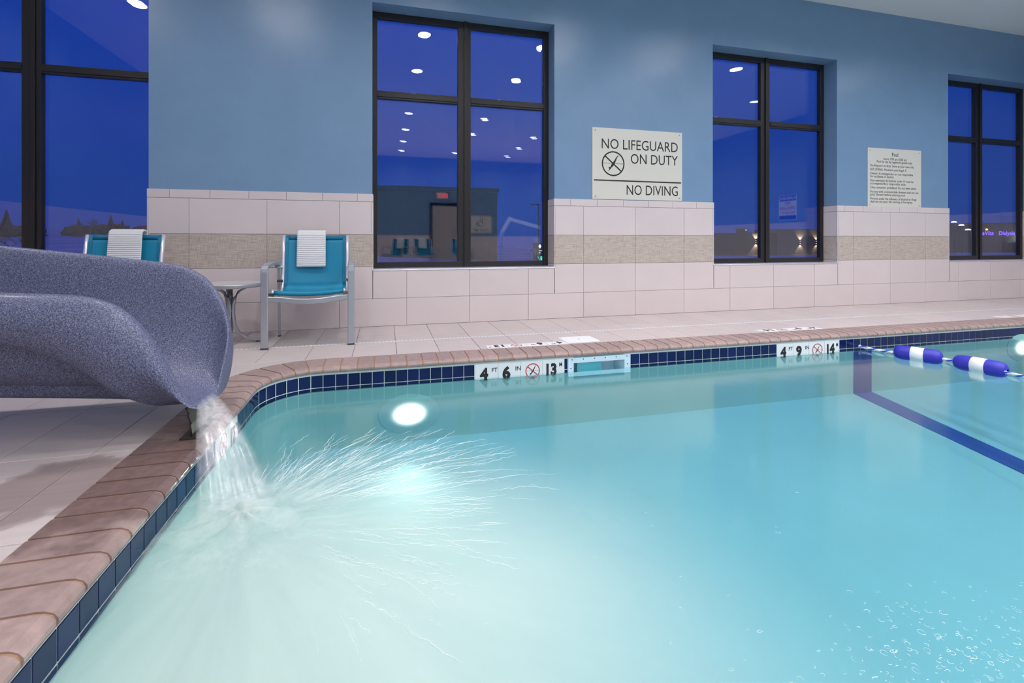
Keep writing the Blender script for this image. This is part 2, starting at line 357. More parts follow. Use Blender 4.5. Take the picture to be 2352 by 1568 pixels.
fl = tag(floor_.build('floor', M['deckgrout']), 'beige plank tile pool deck with dark grout', 'floor', kind='structure')
cl = MB().box(XL-0.2, XR+0.2, YB-0.2, 4.95, ZC, ZC+0.15).build('ceiling', M['ceil']); tag(cl, 'flat white ceiling over the pool', 'ceiling', kind='structure')
for nm, bx, lb in (('wall_left', (XL-0.15, XL, YB, PY, 0, ZC), 'blue end wall left of the pool'), ('wall_right', (XR, XR+0.15, YB, PY, 0, ZC), 'blue end wall right of the pool'),
               ('wall_front', (XL-0.15, XR+0.15, YB-0.15, YB, 0, ZC), 'blue wall opposite the windows, seen as reflection')):
    tag(MB().box(*bx).build(nm, M['paint']), lb, 'wall', kind='structure')
tag(MB().box(XL+0.002, XR-0.002, YB+0.0005, YB+0.012, 0.0, 1.0).build('trim_1', M['walltile']), 'beige tile wainscot on the wall opposite the windows', 'wainscot', kind='structure')
tag(MB().box(XR-0.012, XR-0.0005, YB+0.02, WY-0.02, 0.0, 1.25).build('trim_2', M['walltile']), 'beige tile wainscot on the right end wall', 'wainscot', kind='structure')
tag(MB().box(XL+0.0005, XL+0.012, YB+0.02, WY-0.02, 0.0, 1.25).build('trim_3', M['walltile']), 'beige tile wainscot on the left end wall', 'wainscot', kind='structure')
# ------------------------------------------------------------------ windows
FY0, FY1 = 4.868, 4.925
WL = ['tall dark framed window left of the blue pier, above the slide', 'tall dark framed window beside the teal chair, reflecting downlights',
      'tall dark framed window between the two signs', 'tall dark framed window at the far right end']
for i, (a, b) in enumerate(WIN):
    wd = empty('window_%d' % (i+1), ((a+b)/2, FY0, Z0)); tag(wd, WL[i], 'window', kind='structure')
    ox, oz = (a+b)/2, Z0
    def part(nm, m_, *bx): 
        x0, x1, y0, y1, z0, z1 = bx
        return bevel(MB().box(x0-ox, x1-ox, y0-FY0, y1-FY0, z0-oz, z1-oz).build(nm, m_, wd), 0.003)
    zs, zt, mc = Z0+0.006, 2.252, (a+b)/2
    part('jamb', M['frame'], a, a+0.042, FY0, FY1, zs, Z1); part('jamb', M['frame'], b-0.055, b, FY0, FY1, zs, Z1)
    part('head_rail', M['frame'], a+0.042, b-0.055, FY0, FY1, Z1-0.062, Z1); part('bottom_rail', M['frame'], a+0.042, b-0.055, FY0, FY1, zs, zs+0.056)
    part('mullion', M['frame'], mc-0.072, mc+0.062, FY0, FY1, zs+0.056, Z1-0.062)
    part('mullion_fin', M['frame'], mc-0.010, mc+0.026, FY0-0.016, FY0, zs, Z1)
    for u, v in ((a+0.042, mc-0.072), (mc+0.062, b-0.055)):
        part('transom', M['frame'], u, v, FY0+0.002, FY1, zt-0.039, zt+0.039)
        part('glazing_bead', M['frame'], u, v, FY0-0.006, FY0+0.002, zt-0.022, zt+0.022)
        for za, zb in ((zs+0.056, zt-0.039), (zt+0.039, Z1-0.062)):
            for yy, tl in ((4.893, 0.0), (4.915, 0.0022)):
                p = MB().box(-(v-u)/2, (v-u)/2, -0.002, 0.002, -(zb-za)/2, (zb-za)/2).build('pane', M['glass'], wd)
                p.location = ((u+v)/2-ox, yy-FY0, (za+zb)/2-oz); p.rotation_euler = (tl*(0.6 if u < mc else -0.8), 0, tl*(1 if u < mc else -1.4))
    part('sill', M['alu'], a, b, WY-0.006, FY0+0.004, Z0-0.002, Z0+0.006)
    part('edge_trim', M['alu'], a-0.003, b+0.003, WY-0.006, WY+0.004, Z0-0.008, Z0-0.002)
    for xe in (a-0.0095, b+0.0055): part('edge_trim', M['alu'], xe, xe+0.004, WY-0.004, WY+0.003, Z0-0.002, CAPB)
# ------------------------------------------------------------------ deck tiles
xj = 0.085 - 0.305*14; rows = [(3.482, 3.938), (3.964, 4.180), (4.180, WY)]
LID = (1.395, 1.69)
k = 0
while xj < XR:
    x0, x1 = max(xj, XL), min(xj+0.305, XR)
    if x1-x0 > 0.02:
        for r_, (y0, y1) in enumerate(rows):
            floor_slab('deck_tile', M['deck'], fl, x0+J/2, x1-J/2, y0+(J/2 if r_ else 0), y1-(J/2 if r_ == 1 else 0), 0.0)
    xj += 0.305
xl = [-0.928, -1.07] + [-1.07-0.303*i for i in range(1, 11)]
xl = [x for x in xl if x > XL] + [XL]
yl = [3.4785, 3.335, 2.735, 2.155, 1.565, 0.965, 0.355, -0.255, -0.865]
for i in range(len(xl)-1):
    for j in range(len(yl)-1):
        floor_slab('deck_tile', M['deck'], fl, xl[i+1]+J/2, xl[i]-(J/2 if i else 0), yl[j+1]+J/2, yl[j]-J/2, 0.0)
CCX, CCY, RI = -0.38, 2.93, 0.308                 # corner of the coping
RO = RI+0.24
arc = [(CCX+RO*math.cos(t), CCY+RO*math.sin(t)) for t in [PI/2+PI/2*q/12 for q in range(13)]]
MB().prism([(-0.928, 3.4785)]+arc, -0.012, 0.0).build('corner_tile', M['deck'], fl)
for x0, x1, y0, y1 in ((XL, XR, YB, -1.75), (XL, -0.94, -1.75, -0.865), (8.85, XR, -1.75, 3.48)):
    MB().box(x0, x1, y0, y1, -0.012, 0.0).build('deck_field', M['deck'], fl)
# slot drain
dr = tag(MB().box(XL, XR, 3.940, 3.962, -0.010, 0.001).build('slot_drain', M['whiteplastic']), 'white slotted strip drain running along the deck', 'drain')
sl = MB()
xx = XL+0.02
while xx < XR-0.02: sl.box(xx, xx+0.010, 3.947, 3.955, 0.0006, 0.0014); xx += 0.030
sl.build('slots', M['plastic'], dr)['kind'] = 'stuff'
# ------------------------------------------------------------------ coping
cop = empty('pool_coping', (0, 0, 0)); tag(cop, 'pinkish brown bullnose brick coping around the pool', 'coping', kind='structure')
PROF = [(0.24, 0.003), (0.045, 0.003), (0.026, 0.001), (0.010, -0.006), (0.001, -0.017), (0.000, -0.026), (0.004, -0.036), (0.06, -0.040), (0.24, -0.040)]
def brick_mesh(L, shrink=0.0, m=None):
    b_ = MB(); n = len(PROF); vs = []
    for x in (-L/2, L/2):
        for d, z in PROF:
            vs.append((x, max(d, shrink*1.2) if shrink else d, z-shrink if z > -0.03 else z))
    b_.add(vs, [tuple(reversed(range(n))), tuple(range(n, 2*n))]+[(i, (i+1)%n, n+(i+1)%n, n+i) for i in range(n)])
    me = b_.mesh('brick'); me.materials.append(m or M['brick']); return me
BP = 0.1045; BJ = 0.010
bm_ = brick_mesh(BP-BJ)
xb = CCX
while xb < PX1: link('brick', bm_, None, cop, (xb+BP/2, PY1-0.012, 0)); xb += BP
yb = CCY
while yb > PY0+0.05: link('brick', bm_, None, cop, (PX0+0.012, yb-BP/2, 0), (0, 0, PI/2)); yb -= BP
def sector(r0, a0, a1, m, name, parent, seg=3, dz=0.0, dr=0.0):
    b_ = MB(); n = len(PROF); vs = []; fs = []
    for s_ in range(seg+1):
        t = a0+(a1-a0)*s_/seg
        for d, z in PROF: vs.append((CCX+(r0+max(d, dr))*math.cos(t), CCY+(r0+max(d, dr))*math.sin(t), z-(dz if z > -0.03 else 0)))
    for s_ in range(seg):
        for i in range(n): fs.append((s_*n+i, s_*n+(i+1)%n, (s_+1)*n+(i+1)%n, (s_+1)*n+i))
    fs += [tuple(reversed(range(n))), tuple(seg*n+i for i in range(n))]
    return b_.add(vs, fs).build(name, m, parent)
NB = 6
for i in range(NB):
    a0 = PI/2+PI/2*i/NB; a1 = PI/2+PI/2*(i+1)/NB; e = 0.006/RI/1.6
    sector(RI, a0+e, a1-e, M['brick'], 'brick', cop)
mb_ = MB()
me = brick_mesh(1.0, 0.004, M['mortar'])
sector(RI, PI/2, PI, M['mortar'], 'mortar_bed', cop, 12, 0.004, 0.0045)
o = link('mortar_bed', me, None, cop, ((CCX+PX1)/2, PY1-0.012, 0)); o.scale = (PX1-CCX, 1, 1)
o = link('mortar_bed', me, None, cop, (PX0+0.012, (PY0+CCY)/2, 0), (0, 0, PI/2)); o.scale = (CCY-PY0, 1, 1)
MB().box(PX0-0.25, PX1+0.25, PY0-0.25, PY0+0.012, -0.04, 0.003).build('coping_slab', M['brick'], cop)
MB().box(PX1-0.012, PX1+0.25, PY0, PY1+0.2, -0.04, 0.003).build('coping_slab', M['brick'], cop)
# ------------------------------------------------------------------ basin
WZ = -0.145
def floorz(y): return -0.53 - 0.14*(PY1-y)
G = 0.004
path = [(PX0-G, PY0), (PX0-G, 0.5), (PX0-G, 1.5), (PX0-G, CCY)] + [(CCX+(0.32+G)*math.cos(t), CCY+(0.32+G)*math.sin(t)) for t in [PI-PI/2*q/14 for q in range(1, 14)]] + [(CCX, PY1+G), (PX1, PY1+G), (PX1, PY0)]
pb = MB(); n = len(path)
SK = (1.335, 1.745, -0.155, -0.085)               # skimmer mouth
segs = []
for i in range(n):
    (x0, y0), (x1, y1) = path[i], path[(i+1) % n]
    if x0 == CCX and abs(y0-(PY1+G)) < 1e-6:
        yy = y0; zf = floorz(y0)-0.02; zt = -0.038; q = [(x0, yy, zf), (SK[0], yy, zf), (SK[1], yy, zf), (x1, yy, zf), (x0, yy, zt), (SK[0], yy, zt), (SK[1], yy, zt), (x1, yy, zt), (SK[0], yy, SK[2]), (SK[1], yy, SK[2]), (SK[0], yy, SK[3]), (SK[1], yy, SK[3])]
        pb.add(q, [(0,1,8,10,5,4), (2,3,7,6,11,9), (1,2,9,8), (10,11,6,5)])
    else: pb.add([(x0, y0, floorz(y0)-0.02), (x1, y1, floorz(y1)-0.02), (x1, y1, -0.038), (x0, y0, -0.038)], [(0,1,2,3)])
basin = tag(pb.build('pool_basin', M['poolwall_lit']), 'pale plaster swimming pool basin with navy waterline tile', 'pool', kind='structure')
MB().add([(x, y, floorz(y)) for x, y in path], [tuple(range(n))]).build('pool_floor', M['plaster'], basin)
# the band of sealant and grout behind the waterline tile
gs_ = MB()
for i in range(2, len(path)-3):
    (x0, y0), (x1, y1) = path[i], path[i+1]
    d = Vector((x1-x0, y1-y0)).normalized(); nx, ny = d.y*0.0015, -d.x*0.0015
    gs_.add([(x0+nx, y0+ny, -0.150), (x1+nx, y1+ny, -0.150), (x1+nx, y1+ny, -0.036), (x0+nx, y0+ny, -0.036)], [(0,1,2,3)])
for xa, xb_ in ((CCX, SK[0]), (SK[1], PX1)): gs_.add([(xa, PY1+G-0.0015, -0.150), (xb_, PY1+G-0.0015, -0.150), (xb_, PY1+G-0.0015, -0.036), (xa, PY1+G-0.0015, -0.036)], [(0,1,2,3)])
gs_.box(PX0-G-0.001, PX0-G+0.0015, PY0, 1.5, -0.150, -0.036)
gs_.build('tile_grout', M['poolgrout'], basin)
TP = 0.0785; TS = 0.0745; T0, T1 = -0.051, -0.127
row2 = MB()
tm = mslab(M['navy'], TS, T0-T1, 0.006, 0.001)
def pool_tile(x, y, rz, wdt=TS):
    link('tile', mslab(M['navy'], wdt, T0-T1, 0.006, 0.001), None, basin, (x, y, (T0+T1)/2), (PI/2, 0, rz))
    c, s_ = math.cos(rz), math.sin(rz); a = wdt/2; nx, ny = s_*0.003, -c*0.003
    row2.add([(x-c*a, y-s_*a, -0.152), (x+c*a, y+s_*a, -0.152), (x+c*a, y+s_*a, T1-0.004), (x-c*a, y-s_*a, T1-0.004)], [(0,1,2,3)])
def blocked(a, b, gaps): return any(a < g1-0.002 and b > g0+0.002 for g0, g1 in gaps)
gaps = [(0.602, 1.262), (1.292, 1.795), (3.145, 3.805)]
def run(x0, x1):
    n_ = max(1, round((x1-x0)/TP)); p = (x1-x0)/n_
    for i in range(n_): pool_tile(x0+p*(i+0.5), PY1, 0, p-0.004)
run(CCX, 0.602); run(1.264, 1.290); run(1.797, 3.145); run(3.805, PX1)
for i in range(7):
    t = PI/2+PI/2*(i+0.5)/7; pool_tile(CCX+0.32*math.cos(t), CCY+0.32*math.sin(t), t-PI/2, 2*0.32*math.sin(PI/28)-0.003)
yv = CCY
for i in range(4): pool_tile(PX0, CCY-0.0785*(i+0.5), PI/2)
yv = 2.30
while yv > 0.3: pool_tile(PX0, yv-TP/2, PI/2); yv -= TP
row2.build('lower_tile_row', M['navy'], basin)['kind'] = 'stuff'
# navy stripe up the wall and along the floor under the rope
st = MB()
sx0, sx1 = 3.965, 4.165
st.add([(sx0, PY1-0.002, floorz(PY1)), (sx1, PY1-0.002, floorz(PY1)), (sx1, PY1-0.002, -0.153), (sx0, PY1-0.002, -0.153),
        (sx0, PY0, floorz(PY0)+0.003), (sx1, PY0, floorz(PY0)+0.003), (sx0, PY1-0.002, floorz(PY1)+0.003), (sx1, PY1-0.002, floorz(PY1)+0.003)], [(0,1,2,3), (4,5,7,6)])
st.build('depth_stripe', M['stripe'], basin)
# ------------------------------------------------------------------ underwater lamps
def lens_halo_mat():
    m = bpy.data.materials.new('pool lamp lens with painted halo'); m.use_nodes = True; nt = m.node_tree; b = nt.nodes['Principled BSDF']
    tc_ = node(nt, 'ShaderNodeTexCoord'); ln = node(nt, 'ShaderNodeVectorMath', operation='LENGTH'); nt.links.new(tc_.outputs['Object'], ln.inputs[0])
    mr = node(nt, 'ShaderNodeMapRange', interpolation_type='SMOOTHERSTEP'); mr.inputs['From Min'].default_value = 0.0; mr.inputs['From Max'].default_value = 0.20; mr.inputs['To Min'].default_value = 1.0; mr.inputs['To Max'].default_value = 0.0
    nt.links.new(ln.outputs['Value'], mr.inputs[0]); pw = node(nt, 'ShaderNodeMath', operation='POWER'); pw.inputs[1].default_value = 3.0; nt.links.new(mr.outputs[0], pw.inputs[0])
    ml = node(nt, 'ShaderNodeMath', operation='MULTIPLY'); ml.inputs[1].default_value = 9.0; nt.links.new(pw.outputs[0], ml.inputs[0])
    b.inputs['Base Color'].default_value = (0.26, 0.47, 0.465, 1); b.inputs['Emission Color'].default_value = (1.0, 0.97, 0.86, 1); nt.links.new(ml.outputs[0], b.inputs['Emission Strength']); return m  # lamp halo painted as emission fading out into the wall colour
M['lamplens_halo'] = lens_halo_mat()
def pool_lamp(x, z, label, p):
    r = empty('pool_light', (x, PY1, z)); r.scale = (1.0, 1.0, 0.66); tag(r, label, 'pool light', 'underwater pool lights')
    MB().lathe([(0.001, -0.016), (0.05, -0.015), (0.10, -0.012), (0.16, -0.006), (0.20, 0.0)], 32, 'y').build('lens', M['lamplens_halo'], r, True)  # disc wider than the lamp; its outer part carries the painted halo
    ld = bpy.data.lights.new('pool_lamp', 'AREA'); ld.shape = 'DISK'; ld.size = 0.2; ld.energy = p; ld.color = (1.0, 0.98, 0.80); ld.spread = math.radians(95)
    lo = bpy.data.objects.new('lamp', ld); C.objects.link(lo); lo.parent = r; lo.location = (0, -0.02, 0); lo.rotation_euler = (-PI/2-0.16, 0, -0.10)
pool_lamp(0.160, -0.345, 'glowing underwater light left of the skimmer', POOL_POWER)
pool_lamp(6.09, -0.245, 'glowing underwater light at the right edge of the picture', POOL_POWER)
# ------------------------------------------------------------------ water
wpoly = [(PX0, PY0), (PX0, CCY)] + [(CCX+0.32*math.cos(t), CCY+0.32*math.sin(t)) for t in [PI-PI/2*q/14 for q in range(1, 15)]] + [(SK[0], PY1), (SK[0], PY1+0.3), (SK[1], PY1+0.3), (SK[1], PY1), (PX1, PY1), (PX1, PY0)]
wm = MB().add([(x, y, WZ) for x, y in wpoly], [tuple(range(len(wpoly)))])
tag(wm.build('pool_water', M['water']), 'calm turquoise pool water filling the basin', 'water', kind='stuff')
LX, LY = -0.46, 1.76                              # where the stream lands
def reach(a):                                     # how far the splash runs in direction a
    return 0.86 + 0.30*math.cos(a) - 0.10*math.sin(a)
# aerated water: a low mound of foam round the landing point
def mound(name, R0, R1_, h, z0, m, label, n=72, rings=22):
    b_ = MB(); vs = [(LX, LY, z0+h)]; fs = []
    for r in range(1, rings+1):
        q = r/rings
        for k in range(n):
            a = 2*PI*k/n; rr = (R0+R1_*math.cos(a+0.8))*q
            x, y = LX+rr*math.cos(a), LY+rr*math.sin(a)
            x = max(x, PX0+0.004)
            dx, dy = x-CCX, y-CCY
            if dx < 0 and dy > 0 and math.hypot(dx, dy) > 0.315: f_ = 0.315/math.hypot(dx, dy); x, y = CCX+dx*f_, CCY+dy*f_
            vs.append((x, y, z0+h*(1-q)**2*(1+0.25*math.sin(7*a+9*q))))
    fs += [(0, 1+k, 1+(k+1) % n) for k in range(n)]
    for r in range(rings-1):
        for k in range(n): fs.append((1+r*n+k, 1+r*n+(k+1) % n, 1+(r+1)*n+(k+1) % n, 1+(r+1)*n+k))
    return tag(b_.add(vs, fs).build(name, m, None, True), label, 'foam', kind='stuff')
M['veil'] = foam('aerated water veil', (5, 1.6, 1), 0.30, 0.72, 0.90, LX, LY, 0.0, 1.42, (0.74, 0.86, 0.785), (-0.08, 1.20), 0.95)
M['froth'] = foam('white froth', (9, 9, 9), 0.30, 0.75, 0.45, LX, LY, 0.0, 0.52, (0.82, 0.89, 0.85), None, 0.7, False)
mound('aerated_water', 1.95, 0.15, 0.004, WZ+0.002, M['veil'], 'milky aerated water spreading out below the slide')
mound('splash_froth', 0.62, 0.04, 0.05, WZ+0.005, M['froth'], 'white froth where the slide stream hits the pool')
def strand_mat():
    m = bpy.data.materials.new('foam and trail strand'); m.use_nodes = True; nt = m.node_tree; b = nt.nodes['Principled BSDF']
    b.inputs['Base Color'].default_value = (0.93, 0.97, 0.95, 1); b.inputs['Roughness'].default_value = 0.25
    tr = node(nt, 'ShaderNodeBsdfTransparent'); mx = node(nt, 'ShaderNodeMixShader'); mx.inputs[0].default_value = 0.42
    nt.links.new(b.outputs[0], mx.inputs[1]); nt.links.new(tr.outputs[0], mx.inputs[2]); nt.links.new(mx.outputs[0], nt.nodes['Material Output'].inputs[0]); return m
M['strand'] = strand_mat()
def ribbon(b_, pts, w, z):
    vs = []; fs = []; n_ = len(pts)
    for i, (x, y) in enumerate(pts):
        x0, y0 = pts[max(i-1, 0)]; x1, y1 = pts[min(i+1, n_-1)]
        d = math.hypot(x1-x0, y1-y0) or 1; ux, uy = -(y1-y0)/d, (x1-x0)/d
        ww = w*(0.25+0.75*math.sin(PI*min(max((i+0.5)/n_, 0), 1)))
        vs += [(x+ux*ww, y+uy*ww, z), (x, y, z+ww*0.8), (x-ux*ww, y-uy*ww, z)]
    for i in range(n_-1):
        for k in (0, 1): fs.append((3*i+k, 3*i+k+1, 3*i+k+4, 3*i+k+3))
    b_.add(vs, fs)
fo = MB()  # white ribbons stand for exposure trails of moving droplets and wavelets
for i in range(560):
    a = random.triangular(-1.1, 1.8, 0.75); R = reach(a)*random.uniform(0.55, 1.02)
    r0 = random.uniform(0.20, 0.9)*R; L = random.uniform(0.05, 0.26); r1 = min(R, r0+L); pts = []
    ph = random.uniform(0, 6.28); amp = random.uniform(0.0010, 0.0045); fr_ = random.uniform(60, 150); cv = random.uniform(-0.5, 0.25)
    n_ = max(5, int((r1-r0)/0.006))
    for k in range(n_+1):
        r = r0+(r1-r0)*k/n_; off = amp*(math.sin(fr_*r+ph)+0.5*math.sin(2.3*fr_*r+ph*2)); aa = a+cv*(r-r0)
        pts.append((LX+r*math.cos(aa)-off*math.sin(aa), LY+r*math.sin(aa)+off*math.cos(aa)))
    if min(p[0] for p in pts) < PX0+0.02: continue
    ribbon(fo, pts, random.uniform(0.0004, 0.0013), WZ+0.004)
tag(fo.build('splash_streaks', M['strand']), 'fine wavy white ribbons for droplet exposure trails around the splash', 'foam', kind='stuff')
fo = MB()
for i in range(330):
    u = random.random(); x = random.gauss(1.30, 0.20); y = random.gauss(0.80, 0.075)
    if i % 9 == 0: x = random.uniform(0.2, 1.6); y = random.uniform(0.75, 1.5)
    r = random.uniform(0.002, 0.009); a0 = random.uniform(0, 6.28); sp = random.uniform(1.2, 5.5); e = random.uniform(0.35, 1.0)
    pts = [(x+r*math.cos(a0+sp*k/12)+0.004*k/12*math.cos(a0), y+r*e*math.sin(a0+sp*k/12)) for k in range(13)]
    ribbon(fo, pts, random.uniform(0.0003, 0.0007), WZ+0.003)
tag(fo.build('foam_curls', M['strand']), 'little curls of white foam drifting at the lower right', 'foam', kind='stuff')
# ------------------------------------------------------------------ slide
def interp(tab, x):
    tab = sorted(tab)
    if x <= tab[0][0]: return tab[0][1]
    for (a, u), (b, v) in zip(tab, tab[1:]):
        if x <= b: return u+(v-u)*(x-a)/(b-a)
    return tab[-1][1]
NZ = [(-2.9, 0.78), (-1.8, 0.655), (-1.38, 0.626), (-1.11, 0.607), (-1.025, 0.574), (-0.952, 0.512), (-0.893, 0.423), (-0.84, 0.306), (-0.802, 0.205), (-0.771, 0.142), (-0.74, 0.132), (-0.722, 0.130)]
FZ = [(-2.9, 0.95), (-1.725, 0.798), (-1.387, 0.757), (-1.05, 0.711), (-0.964, 0.688), (-0.886, 0.643), (-0.818, 0.571), (-0.766, 0.478), (-0.74, 0.415), (-0.722, 0.36)]
FYT = [(-2.9, 2.78), (-1.05, 2.76), (-0.886, 2.74), (-0.818, 2.715), (-0.766, 2.67), (-0.74, 2.62), (-0.722, 2.585)]
CZ = [(-2.9, 0.70), (-1.6, 0.47), (-1.348, 0.417), (-1.19, 0.359), (-1.084, 0.27), (-0.973, 0.165), (-0.93, 0.128), (-0.722, 0.118)]
sl_ = MB(); XS = [-2.9, -2.3, -1.8, -1.5, -1.38, -1.25, -1.15, -1.08, -1.02, -0.97, -0.92, -0.88, -0.84, -0.805, -0.775, -0.75, -0.732, -0.722]
rings = []
for x in XS:
    zn, zf, yf, zc = interp(NZ, x), interp(FZ, x), interp(FYT, x), interp(CZ, x)
    zb = 0.135+0.10*max(0, -0.80-x); zbase = max(0.105, 0.122+0.09*(-1.05-x)) if x < -0.97 else 0.105
    zb = min(zb, zn-0.004)
    yn = 2.20; fall = max(0.0, min(1.0, (zn-zb)/0.45)); yo = yn-0.055*fall-0.015; ch = zf-zb
    rc = 1.0 if x < -0.985 else max(0.0, 1-(x+0.985)/0.05)
    yr = yo+0.16+0.06*rc
    zlow = zbase
    zk = max(zc, zlow+0.004); yc = yo+0.045+0.075*(1-rc); hh = zn-zk
    ring = [(yn, zn), (yn+0.030+0.012*fall, zn-0.022*fall-0.002), (yn+0.062, zb+0.42*(zn-zb)), (yn+0.135, zb+0.05*(zn-zb)+0.002), (2.43, zb+0.012),
            (yf-0.165, zb+0.16*ch), (yf-0.075, zb+0.52*ch), (yf-0.032, zb+0.88*ch), (yf, zf), (yf+0.045, zf-0.03), (yf+0.075, zb+0.5*ch), (yf-0.02, max(zbase, zb-0.03)), (2.44, zlow-0.002),
            (yr+0.03, zlow), (yr+0.01, zlow+0.55*(zk-0.004-zlow)), (yr-0.02, max(zk-0.006, zlow+0.002)), (yc, zk), (yc-0.028, zk+0.012*fall+0.10*hh),
            (yo-0.022*fall, zk+0.48*hh), (yn-0.048*fall-0.006, zn-0.045*fall-0.003)]
    rings.append([(x, y, z) for y, z in ring])
nr = len(rings[0]); vs = [p for r in rings for p in r]; fs = []
for i in range(len(rings)-1):
    for k in range(nr): fs.append((i*nr+k, i*nr+(k+1) % nr, (i+1)*nr+(k+1) % nr, (i+1)*nr+k))
b0 = (len(rings)-1)*nr
pairs = [(1, 19), (2, 18), (3, 17), (4, 12), (5, 11), (6, 10), (7, 9)]
fs.append((b0, b0+1, b0+19)); fs.append((b0+8, b0+9, b0+7))
for (a, c), (a2, c2) in zip(pairs, pairs[1:]):
    f_ = [b0+a, b0+a2, b0+c2]; k = c2
    while k != c: k += 1; f_.append(b0+k)
    fs.append(tuple(f_))
sld = empty('pool_slide', (-1.1, 2.45, 0)); tag(sld, 'grey blue granite speckled slide ending over the pool edge', 'slide')
body = MB().add([(x+1.1, y-2.45, z) for x, y, z in vs], fs).build('slide_flume', M['slide'], sld, True); sub(body, 2)
br = MB(); prof = [(-0.775, 0.128), (-0.768, 0.10), (-0.760, 0.06), (-0.758, 0.02), (-0.758, 0.004)]
for (xa, za), (xb_, zb_) in zip(prof, prof[1:]):
    br.add([(xa+1.1, 2.205-2.45, za), (xa+1.1, 2.42-2.45, za), (xb_+1.1, 2.40-2.45, zb_), (xb_+1.1, 2.215-2.45, zb_),
            (xa+1.094, 2.205-2.45, za), (xa+1.094, 2.42-2.45, za), (xb_+1.094, 2.40-2.45, zb_), (xb_+1.094, 2.215-2.45, zb_)],
           [(0,1,2,3), (7,6,5,4), (0,3,7,4), (1,5,6,2)])
br.box(-0.80+1.1, -0.74+1.1, 2.20-2.45, 2.42-2.45, 0.003, 0.009); tag(br.build('support_bracket', mat('dark bracket steel', (0.07, 0.06, 0.055), 0.35, 0.5), sld), 'dark steel bracket under the slide lip')
MB().lathe([(0.001, 0.0), (0.09, 0.0), (0.09, 0.01), (0.03, 0.012), (0.03, 0.24)], 16, at=(-1.0, 0.05, 0.0)).build('support_post', M['steel'], sld)
# falling stream
def stream_mat():
    m = bpy.data.materials.new('falling water sheet'); m.use_nodes = True; nt = m.node_tree; nt.nodes.remove(nt.nodes['Principled BSDF'])
    g = node(nt, 'ShaderNodeNewGeometry'); mp = node(nt, 'ShaderNodeMapping'); mp.inputs['Scale'].default_value = (60, 60, 5); nt.links.new(g.outputs['Position'], mp.inputs[0])
    nz = node(nt, 'ShaderNodeTexNoise'); nz.inputs['Scale'].default_value = 1; nz.inputs['Detail'].default_value = 4; nt.links.new(mp.outputs[0], nz.inputs['Vector'])
    mr = node(nt, 'ShaderNodeMapRange'); mr.inputs['From Min'].default_value = 0.3; mr.inputs['From Max'].default_value = 0.75; mr.inputs['To Min'].default_value = 0.16; mr.inputs['To Max'].default_value = 0.48; nt.links.new(nz.outputs['Fac'], mr.inputs[0])
    an = node(nt, 'ShaderNodeAttribute', attribute_name='thin'); mm_ = node(nt, 'ShaderNodeMath', operation='MULTIPLY'); nt.links.new(mr.outputs[0], mm_.inputs[0]); nt.links.new(an.outputs['Fac'], mm_.inputs[1])
    df = node(nt, 'ShaderNodeBsdfDiffuse'); df.inputs[0].default_value = (0.88, 0.90, 0.90, 1); gl = node(nt, 'ShaderNodeBsdfGlossy'); gl.inputs['Roughness'].default_value = 0.25
    m1 = node(nt, 'ShaderNodeMixShader'); m1.inputs[0].default_value = 0.2; nt.links.new(df.outputs[0], m1.inputs[1]); nt.links.new(gl.outputs[0], m1.inputs[2])
    tr = node(nt, 'ShaderNodeBsdfTransparent'); m2 = node(nt, 'ShaderNodeMixShader'); nt.links.new(mm_.outputs[0], m2.inputs[0]); nt.links.new(tr.outputs[0], m2.inputs[1]); nt.links.new(m1.outputs[0], m2.inputs[2])
    nt.links.new(m2.outputs[0], nt.nodes['Material Output'].inputs[0]); return m
A0, A1 = Vector((-0.742, 2.205, 0.138)), Vector((-0.722, 2.345, 0.150))
B0, B1 = Vector((-0.585, 1.72, WZ)), Vector((-0.36, 1.86, WZ))
vs = []; fs = []; att = []; NU, NV = 20, 26
for sd in (-1, 1):
    for i in range(NV+1):
        q = i/NV
        for j in range(NU+1):
            u = j/NU; a = A0.lerp(A1, u); b = B0.lerp(B1, u); p = a.lerp(b, q); p.z = a.z+(b.z-a.z)*(0.15*q+0.85*q*q)
            p += Vector((0.7, -0.7, 0))*(sd*(0.004+0.012*q)*math.sin(PI*u))+Vector((0.0, 0.0, 0.004*math.sin(23*u)))
            vs.append(p); att.append(min(1.0, math.sin(PI*u)*1.3)*(1.0-0.75*q*q)*min(1, 0.25+5*q))
N1 = (NV+1)*(NU+1)
for s_ in (0, 1):
    for i in range(NV):
        for j in range(NU): k = s_*N1+i*(NU+1)+j; fs.append((k, k+1, k+NU+2, k+NU+1))
so = MB().add(vs, fs).build('water_stream', stream_mat(), None, True)
at_ = so.data.attributes.new('thin', 'FLOAT', 'POINT')
for i, v_ in enumerate(att): at_.data[i].value = v_
tag(so, 'thin sheet of water pouring off the slide lip', 'water', kind='stuff')
